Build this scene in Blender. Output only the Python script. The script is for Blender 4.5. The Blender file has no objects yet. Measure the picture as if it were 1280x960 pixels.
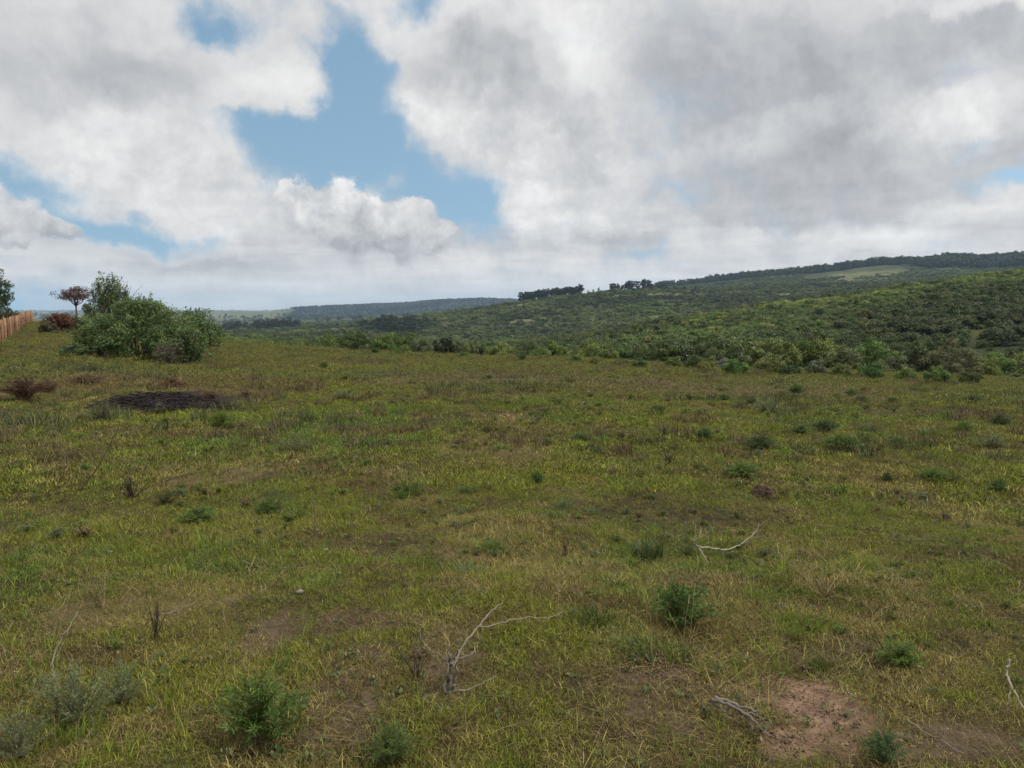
import bpy, math, random
import numpy as np
from mathutils import Vector

random.seed(7)
RNG = np.random.default_rng(11)
scene = bpy.context.scene
COL = scene.collection
F = 961.0                      # focal length in photo pixels (1280 wide)
PITCH = math.radians(5.65)
EYE = 1.6
CP, SP = math.cos(PITCH), math.sin(PITCH)

# ------------------------------------------------------------------ camera
cam = bpy.data.cameras.new("camera")
cam.sensor_width = 36.0
cam.lens = 36.0 * F / 1280.0
cam.clip_start = 0.05
cam.clip_end = 60000
cam_o = bpy.data.objects.new("camera", cam)
COL.objects.link(cam_o)
cam_o.location = (0, 0, EYE)
cam_o.rotation_euler = (math.radians(90) - PITCH, 0, 0)
scene.camera = cam_o


def slope(px, py):
    dx = (px - 640.0) / F
    dy = (480.0 - py) / F
    den = CP + dy * SP
    return dx / den, (dy * CP - SP) / den


def P(px, py, Y):
    u, v = slope(px, py)
    return Vector((u * Y, Y, EYE + v * Y))


# ------------------------------------------------------------------ numpy noise
def _hash(ix, iy, seed):
    h = (ix.astype(np.int64) * 374761393 + iy.astype(np.int64) * 668265263 + seed * 1274126177) & 0xFFFFFFFF
    h = ((h ^ (h >> 13)) * 1274126177) & 0xFFFFFFFF
    h = h ^ (h >> 16)
    return (h & 0xFFFFFF).astype(np.float64) / float(0xFFFFFF)


def vnoise(x, y, seed=0):
    x = np.asarray(x, float); y = np.asarray(y, float)
    ix = np.floor(x); iy = np.floor(y)
    fx = x - ix; fy = y - iy
    fx = fx * fx * fx * (fx * (fx * 6 - 15) + 10); fy = fy * fy * fy * (fy * (fy * 6 - 15) + 10)
    a = _hash(ix, iy, seed); b = _hash(ix + 1, iy, seed)
    c = _hash(ix, iy + 1, seed); d = _hash(ix + 1, iy + 1, seed)
    return (a + (b - a) * fx) * (1 - fy) + (c + (d - c) * fx) * fy     # 0..1


def fbm(x, y, seed=0, octv=4):
    s = 0; a = 0.5; t = 0
    c, sn = math.cos(0.7), math.sin(0.7)
    x = np.asarray(x, float); y = np.asarray(y, float)
    for k in range(octv):
        s = s + a * vnoise(x, y, seed + k * 17); t += a
        x, y = (x * c - y * sn) * 2.03 + 5.3, (x * sn + y * c) * 2.03 + 1.7
        a *= 0.5
    return s / t


def sstep(a, b, x):
    t = np.clip((np.asarray(x, float) - a) / (b - a), 0, 1)
    return t * t * (3 - 2 * t)


# ------------------------------------------------------------------ terrain
# every layer: photo column -> (distance, photo row of the bare ground); turned into heights
EDGE = [(-500, 62, 404), (0, 75, 403), (60, 75, 403), (150, 70, 411), (280, 55, 427), (430, 50, 438), (600, 48, 445),
        (720, 48, 448), (830, 48, 454), (900, 46, 462), (1000, 46, 462), (1100, 44, 467), (1220, 42, 472),
        (1280, 41, 475), (1700, 40, 487)]
CREST = [(-500, 250, 440), (0, 250, 436), (280, 250, 434), (430, 260, 437), (560, 280, 438), (650, 300, 431), (740, 320, 419),
         (800, 330, 409), (880, 350, 397), (960, 370, 384), (1050, 380, 373), (1130, 390, 362), (1200, 400, 354),
         (1280, 400, 345), (1700, 420, 322)]
DIP = [(-500, 560, 424), (280, 560, 423), (430, 560, 423), (500, 560, 424), (560, 560, 428), (650, 560, 432), (740, 560, 424), (800, 560, 415), (880, 540, 404),
       (960, 540, 393), (1050, 540, 383), (1130, 540, 372), (1280, 540, 356), (1700, 540, 336)]
MID = [(-500, 950, 416), (280, 950, 415), (360, 950, 412), (430, 950, 407), (500, 950, 400), (560, 950, 391), (600, 950, 386),
       (650, 950, 379), (700, 950, 373), (760, 950, 365), (800, 950, 363), (840, 950, 363), (880, 950, 364), (960, 950, 363), (1050, 950, 359),
       (1130, 950, 355), (1280, 950, 349), (1700, 950, 335)]
BENCH = [(-500, 1300, 413), (280, 1300, 411), (430, 1300, 406), (560, 1300, 396), (650, 1300, 384), (760, 1300, 369), (880, 1300, 361),
         (960, 1300, 353), (1050, 1300, 348), (1130, 1300, 346), (1280, 1300, 342), (1700, 1300, 330)]
PLAT = [(-500, 1700, 408), (280, 1700, 406), (430, 1700, 402), (560, 1700, 394), (650, 1700, 385), (760, 1700, 371), (830, 1700, 360.5), (870, 1700, 357), (920, 1700, 350.5),
        (965, 1700, 347), (1050, 1700, 340), (1100, 1700, 334), (1150, 1700, 333), (1180, 1700, 329), (1220, 1700, 330),
        (1280, 1700, 326), (1700, 1700, 315)]
BACK = [(-500, 2600, 403), (280, 2600, 402), (430, 2600, 399), (560, 2600, 392), (760, 2600, 380), (900, 2600, 372), (1700, 2600, 360)]
RIDGE = [(-500, 4200, 396), (0, 4200, 395), (280, 4200, 391.5), (345, 4200, 390.5), (372, 4200, 386.8), (430, 4200, 383.5), (520, 4200, 379.2), (560, 4200, 375.5),
         (600, 4200, 373.5), (650, 4200, 375), (700, 4200, 377), (900, 4200, 377), (1700, 4200, 377)]
PLAIN = [(-500, 9200, 388.2), (1700, 9200, 388.2)]


def layer(tab, px, cosa):
    xs = [t[0] for t in tab]
    r = np.interp(px, xs, [t[1] for t in tab])
    z = EYE + np.interp(px, xs, [slope(640, t[2])[1] for t in tab]) * r * cosa
    return r, z


def terrain_macro(x, y):
    x = np.asarray(x, float); y = np.asarray(y, float)
    r = np.hypot(x, y) + 1e-6
    az = np.arctan2(x, y)
    azc = np.clip(az, -0.90, 0.90)
    px = np.clip(640 + np.tan(azc) * F * 0.9955, -500, 1700)
    px = px + 14 * (vnoise(np.log(r) * 2.5, 3.3, 5) - .5)
    cosa = np.cos(azc)
    rE, zE = layer(EDGE, px, cosa)
    nodes = [(rE * 0.72, zE * 0.72 ** 1.6), (rE, zE)]
    right = sstep(500, 1000, px)
    nodes.append((rE + 22, zE - 1.9 - 1.3 * (1 - right)))
    nodes.append((np.full_like(r, 112.0), -9.0 - 1.5 * (1 - right) - 6 * (1 - sstep(200, 420, px))))
    rc, zc = layer(CREST, px, cosa)
    nodes.append((rc, zc))
    for tab in (DIP, MID, BENCH, PLAT, BACK, RIDGE, PLAIN):
        nodes.append(layer(tab, px, cosa))
    R = np.log(np.stack([n[0] for n in nodes]))
    Z = np.stack([n[1] for n in nodes])
    h = np.diff(R, axis=0); d = np.diff(Z, axis=0) / h
    m = np.zeros_like(Z)
    for k in range(1, len(nodes) - 1):
        same = d[k - 1] * d[k] > 0
        m[k] = np.where(same, 2 * d[k - 1] * d[k] / np.where(same, d[k - 1] + d[k], 1), 0)
    m[1] = np.where(m[1] == 0, 0, m[1])
    m[0] = d[0]; m[-1] = d[-1]
    lr = np.log(r)
    out = np.zeros_like(r)
    for k in range(len(nodes) - 1):
        sel = (lr >= R[k]) & (lr < R[k + 1])
        t = np.clip((lr - R[k]) / h[k], 0, 1)
        v = (2 * t**3 - 3 * t**2 + 1) * Z[k] + (t**3 - 2 * t**2 + t) * h[k] * m[k] + (-2 * t**3 + 3 * t**2) * Z[k + 1] + (t**3 - t**2) * h[k] * m[k + 1]
        out = np.where(sel, v, out)
    out = np.where(lr >= R[-1], Z[-1], out)
    fieldz = zE * (r / rE) ** 1.6
    out = np.where(r < rE, np.where(r < rE * .72, fieldz, out), out)
    # behind the camera everything eases to level ground
    back = sstep(0.95, 1.5, np.abs(az))
    flat = -0.004 * r
    out = out * (1 - back) + flat * back * (r < 9000) + out * back * (r >= 9000)
    return out, rE


def H(x, y):
    x = np.asarray(x, float); y = np.asarray(y, float)
    z, rE = terrain_macro(x, y)
    r = np.hypot(x, y)
    near = 1 - sstep(60, 110, r)
    z = z + near * ((fbm(x * .55, y * .55, 3, 3) - .5) * .2 * sstep(1.5, 5, r) + (fbm(x * 2.4, y * 2.4, 9, 3) - .5) * .055)
    far = sstep(90, 200, r)
    z = z + far * (fbm(x / 55, y / 55, 21, 3) - .5) * 4.0
    z = z + sstep(420, 800, r) * (fbm(x / 210, y / 210, 31, 3) - .5) * 7.0
    z = z + sstep(2000, 3200, r) * (1 - sstep(5200, 8000, r)) * (fbm(x / 500, y / 500, 41, 3) - .5) * 14.0
    return z


def Hz(x, y):
    return float(H(np.array([x]), np.array([y]))[0])


def ground(px, py):
    """the point where the sight line through a photo pixel meets the ground"""
    u, v = slope(px, py)
    Y = np.exp(np.linspace(math.log(1.2), math.log(300), 4000))
    z = EYE + v * Y
    hz = H(u * Y, Y)
    k = int(np.argmax(z < hz))
    if k == 0:
        k = 3999
    return Vector((u * Y[k], Y[k], hz[k]))


def at(px, Y):
    u = slope(px, 400)[0]
    return Vector((u * Y, Y, Hz(u * Y, Y)))


# ------------------------------------------------------------------ mesh helpers
def make_mesh(name, verts, quads=None, tris=None, mat=None, rnd=None, smooth=False, attrs=None):
    me = bpy.data.meshes.new(name)
    verts = np.asarray(verts, np.float32).reshape(-1, 3)
    q = np.asarray(quads if quads is not None else np.zeros((0, 4)), np.int32).reshape(-1, 4)
    t = np.asarray(tris if tris is not None else np.zeros((0, 3)), np.int32).reshape(-1, 3)
    me.vertices.add(len(verts)); me.vertices.foreach_set("co", verts.ravel())
    nl = q.size + t.size
    me.loops.add(nl); me.loops.foreach_set("vertex_index", np.concatenate([q.ravel(), t.ravel()]).astype(np.int32))
    npoly = len(q) + len(t)
    me.polygons.add(npoly)
    starts = np.concatenate([np.arange(len(q)) * 4, q.size + np.arange(len(t)) * 3]).astype(np.int32)
    me.polygons.foreach_set("loop_start", starts)
    if smooth:
        me.polygons.foreach_set("use_smooth", np.ones(npoly, bool))
    if rnd is not None:
        a = me.attributes.new("rnd", 'FLOAT', 'POINT'); a.data.foreach_set("value", np.asarray(rnd, np.float32))
    for k, v in (attrs or {}).items():
        a = me.attributes.new(k, 'FLOAT', 'POINT'); a.data.foreach_set("value", np.asarray(v, np.float32))
    me.update(calc_edges=True)
    me.validate()
    if mat:
        me.materials.append(mat)
    return me


def obj(name, me, parent=None, loc=(0, 0, 0), color=None):
    o = bpy.data.objects.new(name, me)
    COL.objects.link(o)
    o.location = loc
    if parent:
        o.parent = parent
    if color:
        o.color = (*color, 1)
    return o


def tag(o, label=None, cat=None, group=None, kind=None):
    if label: o["label"] = label
    if cat: o["category"] = cat
    if group: o["group"] = group
    if kind: o["kind"] = kind
    return o


class MB:
    """collects tubes and raw faces for one mesh"""
    def __init__(s):
        s.v = []; s.q = []; s.t = []; s.r = []; s.n = 0

    def add(s, v, q=None, t=None, r=0.5):
        v = np.asarray(v, float).reshape(-1, 3)
        s.v.append(v)
        if q is not None and len(q): s.q.append(np.asarray(q, int).reshape(-1, 4) + s.n)
        if t is not None and len(t): s.t.append(np.asarray(t, int).reshape(-1, 3) + s.n)
        s.r.append(np.broadcast_to(np.asarray(r, float), (len(v),)).copy())
        s.n += len(v)

    def tube(s, pts, r0, r1, sides=5, rnd=None, knob=0.0):
        pts = [Vector(p) for p in pts]
        n = len(pts)
        rings = []
        up = Vector((0.3, 0.2, 0.93))
        for i, p in enumerate(pts):
            d = (pts[min(i + 1, n - 1)] - pts[max(i - 1, 0)]).normalized()
            a = d.cross(up)
            if a.length < 1e-3: a = d.cross(Vector((1, 0, 0)))
            a.normalize(); b = d.cross(a).normalized()
            f = i / max(1, n - 1)
            rr = (r0 + (r1 - r0) * f) * (1 + knob * (random.random() - .5))
            rings += [p + (a * math.cos(2 * math.pi * k / sides) + b * math.sin(2 * math.pi * k / sides)) * rr for k in range(sides)]
        q = []
        for i in range(n - 1):
            for k in range(sides):
                k2 = (k + 1) % sides
                q.append((i * sides + k, i * sides + k2, (i + 1) * sides + k2, (i + 1) * sides + k))
        rings.append(pts[-1]); tip = len(rings) - 1
        t = [((n - 1) * sides + k, (n - 1) * sides + (k + 1) % sides, tip) for k in range(sides)]
        s.add([tuple(p) for p in rings], q, t, random.random() if rnd is None else rnd)

    def mesh(s, name, mat, smooth=False):
        return make_mesh(name, np.concatenate(s.v), np.concatenate(s.q) if s.q else None, np.concatenate(s.t) if s.t else None, mat,
                         np.concatenate(s.r), smooth)


def curve_pts(pts, sub=5, jit=0.0):
    """Catmull-Rom through points, slightly crooked"""
    pts = [Vector(p) for p in pts]
    if len(pts) < 3:
        pts = [pts[0], (pts[0] + pts[-1]) / 2, pts[-1]]
    ext = [pts[0] * 2 - pts[1]] + pts + [pts[-1] * 2 - pts[-2]]
    out = []
    for i in range(1, len(ext) - 2):
        p0, p1, p2, p3 = ext[i - 1], ext[i], ext[i + 1], ext[i + 2]
        for k in range(sub):
            t = k / sub
            p = 0.5 * ((2 * p1) + (p2 - p0) * t + (2 * p0 - 5 * p1 + 4 * p2 - p3) * t * t + (3 * p1 - p0 - 3 * p2 + p3) * t**3)
            out.append(p + Vector((random.gauss(0, jit), random.gauss(0, jit), random.gauss(0, jit))))
    out.append(pts[-1])
    return out


def leaf_faces(c, nrm, L, W, rng):
    """rhombic leaves at points c facing nrm; returns verts (4n,3), quads"""
    n = len(c)
    nrm = nrm / (np.linalg.norm(nrm, axis=1, keepdims=True) + 1e-9)
    rv = rng.normal(size=(n, 3))
    t = np.cross(nrm, rv); t /= np.linalg.norm(t, axis=1, keepdims=True) + 1e-9
    b = np.cross(nrm, t)
    L = np.broadcast_to(L, (n,))[:, None]; W = np.broadcast_to(W, (n,))[:, None]
    v = np.stack([c - t * L / 2, c + b * W / 2 + nrm * W * .12, c + t * L / 2, c - b * W / 2 + nrm * W * .12], 1).reshape(-1, 3)
    q = np.arange(4 * n).reshape(n, 4)
    return v, q


def crown_mesh(name, mat, seed, size, nclump, nleaf, leaf, clump_r=(.28, .45), low=0.08, shape='dome', hollow=.55, spread=1.0, aspect=.5, up=.35, jitter=.5, fz=.25):
    """crown of leaf clumps. size = (rx, ry, height); base at z=0"""
    rng = np.random.default_rng(seed)
    rx, ry, h = size
    cs = []; rs = []
    tries = 0
    while len(cs) < nclump and tries < 4000:
        tries += 1
        p = rng.uniform(-1, 1, 3); p[2] = rng.uniform(low, 1)
        zz = p[2]
        if shape == 'dome': lim = math.sqrt(max(0, 1 - max(0, zz - .25) ** 2 / .5625)) * (0.72 + .28 * min(1, zz / .25))
        elif shape == 'tall': lim = math.sqrt(max(0, 1 - ((zz - .45) / .58) ** 2))
        elif shape == 'flat': lim = 1.0 if zz > .72 else 0
        elif shape == 'ball': lim = math.sqrt(max(0, 1 - ((zz - .70) / .30) ** 2)) if zz > .4 else (.25 if rng.random() < .3 else 0)
        elif shape == 'cone': lim = (1 - zz) * .9 + .12
        else: lim = 1.0
        lim *= .85 * spread
        rad = math.hypot(p[0], p[1])
        if rad > lim or (rad < lim * hollow * .6 and zz < .6): continue
        cr = rng.uniform(*clump_r)
        if all(np.linalg.norm((p - q) * (1, 1, 1.3)) > .55 * cr for q in cs):
            cs.append(p); rs.append(cr)
    cs = np.array(cs); rs = np.array(rs)
    k = rng.integers(0, len(cs), nleaf)
    d = rng.normal(size=(nleaf, 3)); d /= np.linalg.norm(d, axis=1, keepdims=True)
    d[:, 2] = np.where(d[:, 2] < -.35, -d[:, 2], d[:, 2])
    rr = rng.uniform(.35, 1.0, nleaf) ** .6
    fuzz = 1 + fz * rng.normal(size=nleaf) * (rng.random(nleaf) < fz)
    off = d * (rs[k] * rr * fuzz)[:, None]
    iso = (rx * ry * h) ** (1 / 3)
    pts = cs[k] * np.array([rx, ry, h]) + off * np.array([1, 1, .85]) * iso
    pts[:, 2] = np.abs(pts[:, 2]) + .01
    nr = d + rng.normal(size=(nleaf, 3)) * jitter + np.array([0, 0, up])
    L = leaf * rng.uniform(.65, 1.35, nleaf)
    v, q = leaf_faces(pts, nr, L, L * aspect, rng)
    crnd = rng.random(len(cs))
    rnd = np.clip(.5 * crnd[k] + .5 * rng.random(nleaf), 0, 1)
    return make_mesh(name, v, q, None, mat, np.repeat(rnd, 4))


def spray_points(rng, size, nst, nleaf, z0=.45, spread=.05, lean=1.0):
    """leaf points strung along upright shoots"""
    rx, ry, h = size
    a = rng.uniform(0, 2 * np.pi, nst); rad = np.sqrt(rng.random(nst))
    tip = np.stack([np.cos(a) * rad * rx * .95 * lean, np.sin(a) * rad * ry * .95 * lean, h * (1.02 - .50 * rad ** 2) * rng.uniform(.86, 1.06, nst)], 1)
    base = tip * np.array([.35, .35, 0]) + np.stack([np.zeros(nst), np.zeros(nst), h * z0 * .5 * np.ones(nst)], 1)
    k = rng.integers(0, nst, nleaf); f = rng.uniform(z0, 1.0, nleaf)[:, None]
    p = base[k] * (1 - f) + tip[k] * f + np.array([0, 0, 1]) * (f * (1 - f) * .25 * h)
    p += rng.normal(size=(nleaf, 3)) * spread * (rx + ry + h) / 3 * (1.15 - .8 * f)
    p[:, 2] = np.abs(p[:, 2])
    nr = rng.normal(size=(nleaf, 3)) * .7 + np.array([0, 0, .45]) + (tip[k] - base[k]) / h * .3
    return p, nr, .5 * rng.random(nst)[k] + .5 * rng.random(nleaf)


def spray_mesh(name, mat, seed, size, nst, nleaf, leaf, z0=.45, aspect=.5, spread=.05, clumps=None):
    rng = np.random.default_rng(seed)
    p, nr, r = spray_points(rng, size, nst, nleaf, z0, spread)
    L = leaf * rng.uniform(.6, 1.35, len(p))
    v, q = leaf_faces(p, nr, L, L * aspect, rng)
    r = np.repeat(r, 4)
    if clumps is not None:
        n = len(clumps.vertices)
        cv = np.zeros(n * 3); clumps.vertices.foreach_get("co", cv); cr = np.zeros(n); clumps.attributes["rnd"].data.foreach_get("value", cr)
        v = np.vstack([v, cv.reshape(-1, 3)]); r = np.concatenate([r, cr])
        q = np.arange(len(v)).reshape(-1, 4)
        bpy.data.meshes.remove(clumps)
    return make_mesh(name, v, q, None, mat, r)


def stems_mesh(name, mat, seed, size, n, r0=.03, base=.15, forks=3):
    random.seed(seed)
    m = MB()
    rx, ry, h = size
    for i in range(n):
        a = 2 * math.pi * (i + random.random()) / n
        b = Vector((math.cos(a) * base * rx * random.random(), math.sin(a) * base * ry * random.random(), -.08))
        tip = Vector((math.cos(a) * rx * random.uniform(.3, .8), math.sin(a) * ry * random.uniform(.3, .8), h * random.uniform(.55, .92)))
        mid = b.lerp(tip, .5) + Vector((random.gauss(0, .06) * rx, random.gauss(0, .06) * ry, h * .1))
        pts = curve_pts([b, mid, tip], 4, .01 * h)
        m.tube(pts, r0 * random.uniform(.7, 1.2), r0 * .25)
        for f in range(forks):
            k = random.randint(2, len(pts) - 2)
            e = pts[k] + Vector((random.gauss(0, .3) * rx, random.gauss(0, .3) * ry, h * random.uniform(.08, .3)))
            m.tube(curve_pts([pts[k], pts[k].lerp(e, .5) + Vector((0, 0, .03 * h)), e], 3), r0 * .4, r0 * .1, 4)
    return m.mesh(name, mat)


# ------------------------------------------------------------------ materials
def new_mat(name):
    m = bpy.data.materials.new(name); m.use_nodes = True
    nt = m.node_tree; nt.nodes.clear()
    return m, nt, nt.nodes, nt.links


def N(nt, typ, **kw):
    n = nt.nodes.new(typ)
    for k, v in kw.items():
        if k.startswith("i_"):
            key = k[2:]
            n.inputs[int(key) if key.isdigit() else key].default_value = v
        else:
            setattr(n, k, v)
    return n


def math_n(nt, op, a, b=None, c=None, clamp=False):
    n = nt.nodes.new("ShaderNodeMath"); n.operation = op; n.use_clamp = clamp
    for i, v in enumerate((a, b, c)):
        if v is None: continue
        if hasattr(v, "links"): nt.links.new(v, n.inputs[i])
        else: n.inputs[i].default_value = v
    return n.outputs[0]


def mixc(nt, f, a, b, blend='MIX'):
    n = nt.nodes.new("ShaderNodeMix"); n.data_type = 'RGBA'; n.blend_type = blend
    for key, v in ((0, f), (6, a), (7, b)):
        if hasattr(v, "links"): nt.links.new(v, n.inputs[key])
        else: n.inputs[key].default_value = v if not isinstance(v, tuple) or len(v) == 4 else (*v, 1)
    return n.outputs[2]


def foliage_mat(name, source, dry=(.17, .12, .055), dry_at=.8, lo=.55, hi=1.45, trans=.28, rough=.6):
    """source: 'INSTANCER' tint attribute, 'OBJECT' object colour, or a colour"""
    m, nt, nodes, L = new_mat(name)
    rn = N(nt, "ShaderNodeAttribute", attribute_name="rnd")
    if source == 'INSTANCER':
        a = N(nt, "ShaderNodeAttribute", attribute_name="tint", attribute_type='INSTANCER'); col = a.outputs["Color"]
    elif source == 'OBJECT':
        a = N(nt, "ShaderNodeObjectInfo"); col = a.outputs["Color"]
    else:
        a = N(nt, "ShaderNodeRGB"); a.outputs[0].default_value = (*source, 1); col = a.outputs[0]
    br = N(nt, "ShaderNodeMapRange", i_3=lo, i_4=hi)
    L.new(rn.outputs["Fac"], br.inputs[0])
    sc = N(nt, "ShaderNodeVectorMath", operation='SCALE')
    L.new(col, sc.inputs[0]); L.new(br.outputs[0], sc.inputs["Scale"])
    # the same random number, folded, picks the dry leaves
    fr = math_n(nt, 'FRACT', math_n(nt, 'MULTIPLY', rn.outputs["Fac"], 7.13))
    dm = math_n(nt, 'MULTIPLY', math_n(nt, 'GREATER_THAN', fr, dry_at), .8)
    c2 = mixc(nt, dm, sc.outputs[0], dry)
    p = N(nt, "ShaderNodeBsdfPrincipled", i_Roughness=rough)
    p.inputs["Specular IOR Level"].default_value = .25
    L.new(c2, p.inputs["Base Color"])
    tr = N(nt, "ShaderNodeBsdfTranslucent")
    L.new(c2, tr.inputs["Color"])
    mx = N(nt, "ShaderNodeMixShader", i_0=trans)
    L.new(p.outputs[0], mx.inputs[1]); L.new(tr.outputs[0], mx.inputs[2])
    o = N(nt, "ShaderNodeOutputMaterial"); L.new(mx.outputs[0], o.inputs[0])
    return m


def wood_mat(name, c0, c1, scale=18, obj_tint=False):
    m, nt, nodes, L = new_mat(name)
    tc = N(nt, "ShaderNodeTexCoord")
    mp = N(nt, "ShaderNodeMapping"); mp.inputs["Scale"].default_value = (scale, scale, scale * .35)
    L.new(tc.outputs["Object"], mp.inputs[0])
    ns = N(nt, "ShaderNodeTexNoise", i_Scale=1.0, i_Detail=6.0, i_Roughness=.65); L.new(mp.outputs[0], ns.inputs["Vector"])
    rn = N(nt, "ShaderNodeAttribute", attribute_name="rnd")
    f = math_n(nt, 'ADD', math_n(nt, 'MULTIPLY', ns.outputs[0], .9), math_n(nt, 'MULTIPLY_ADD', rn.outputs["Fac"], .7, -.35), clamp=True)
    c = mixc(nt, f, c0, c1)
    p = N(nt, "ShaderNodeBsdfPrincipled", i_Roughness=.85)
    p.inputs["Specular IOR Level"].default_value = .2
    L.new(c, p.inputs["Base Color"])
    bp = N(nt, "ShaderNodeBump", i_Strength=.5, i_Distance=.01); L.new(ns.outputs[0], bp.inputs["Height"]); L.new(bp.outputs[0], p.inputs["Normal"])
    o = N(nt, "ShaderNodeOutputMaterial"); L.new(p.outputs[0], o.inputs[0])
    return m


M_GRASS = foliage_mat("grass_blades", 'INSTANCER', dry=(.235, .18, .085), dry_at=.86, lo=.42, hi=1.62, trans=.2)
M_GRASSFAR = foliage_mat("far_grass_blades", 'INSTANCER', dry=(.20, .16, .07), dry_at=.88, lo=.72, hi=1.26, trans=.2)
M_SCRUB = foliage_mat("scrub_leaves", 'INSTANCER', dry=(.10, .085, .03), dry_at=.93, lo=.55, hi=1.5, trans=.2)
M_LEAF = foliage_mat("shrub_leaves", 'OBJECT', dry=(.12, .10, .04), dry_at=.95, lo=.5, hi=1.55)
M_TUFT = foliage_mat("tuft_leaves", 'OBJECT', dry=(.22, .18, .08), dry_at=.93, lo=.5, hi=1.5)
M_BARK = wood_mat("grey_bark", (.05, .042, .033, 1), (.16, .135, .105, 1))
M_DEAD = wood_mat("bleached_wood", (.09, .075, .055, 1), (.36, .31, .24, 1), 60)
M_DARKTWIG = wood_mat("dark_twigs", (.022, .015, .013, 1), (.085, .06, .048, 1), 30)
M_STRAW = wood_mat("dry_straw", (.14, .10, .05, 1), (.34, .26, .14, 1), 30)
M_FENCE = wood_mat("orange_wood", (.11, .062, .04, 1), (.43, .25, .14, 1), 9)
M_SOILCLOD = wood_mat("dark_soil", (.022, .015, .009, 1), (.085, .058, .034, 1), 40)
M_REDSOIL = wood_mat("red_soil", (.10, .065, .042, 1), (.25, .165, .11, 1), 60)
M_STONE = wood_mat("pale_stone", (.08, .07, .06, 1), (.26, .23, .2, 1), 30)
M_PILE = wood_mat("rotting_twigs", (.010, .007, .008, 1), (.048, .034, .034, 1), 30)
M_GREY = wood_mat("weathered_grey_wood", (.07, .06, .046, 1), (.30, .26, .20, 1), 50)
M_PILETWIG = wood_mat("pile_twigs", (.008, .006, .007, 1), (.055, .04, .04, 1), 30)
M_ROOT = wood_mat("grey_root", (.05, .042, .035, 1), (.22, .19, .16, 1), 60)

# ------------------------------------------------------------------ ground patches (real marks on the soil)
PATCH = []   # (x, y, rx, ry, kind)


def patch(px, py, wpx, kind, stretch=None, hpx=None):
    g = ground(px, py)
    a = ground(px, py + (hpx or wpx * .3) / 2); b = ground(px, py - (hpx or wpx * .3) / 2)
    PATCH.append((g.x, (a.y + b.y) / 2, wpx / F * g.y / 2, max(.03, (b.y - a.y) / 2), kind))


patch(1022, 890, 165, 'red', hpx=100)
patch(985, 925, 90, 'red', hpx=44)
patch(800, 832, 170, 'bare', hpx=45)
patch(440, 775, 150, 'bare', hpx=34)
patch(430, 870, 110, 'litter', hpx=140)
patch(560, 830, 120, 'litter', hpx=100)
patch(850, 880, 260, 'litter', hpx=90)
patch(330, 800, 60, 'litter', hpx=60)
patch(200, 503, 168, 'dark', hpx=30)
patch(620, 560, 190, 'dry', hpx=50)
patch(160, 482, 360, 'rust', hpx=34)
patch(40, 492, 130, 'rust', hpx=40)
patch(30, 490, 110, 'dry', hpx=40)
patch(640, 478, 420, 'grey', hpx=26)
patch(900, 490, 500, 'grey', hpx=22)
patch(240, 600, 160, 'dry', hpx=40)
patch(640, 522, 40, 'bare', hpx=12)
patch(1180, 640, 160, 'dry', hpx=40)
patch(640, 690, 240, 'dry', hpx=50)
patch(180, 760, 260, 'dry', hpx=80)
patch(1200, 930, 240, 'litter', hpx=50)


def patch_mask(x, y, kinds):
    m = np.zeros_like(x)
    wob = (fbm(x * 3.1, y * 3.1, 77, 4) - .5) * 1.5 + (fbm(x * 14, y * 14, 78, 3) - .5) * .9
    for (cx, cy, rx, ry, k) in PATCH:
        if k in kinds:
            d = np.sqrt(((x - cx) / rx) ** 2 + ((y - cy) / ry) ** 2)
            m = np.maximum(m, 1 - sstep(.65, 1.15, d + wob * .55))
    return m


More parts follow.
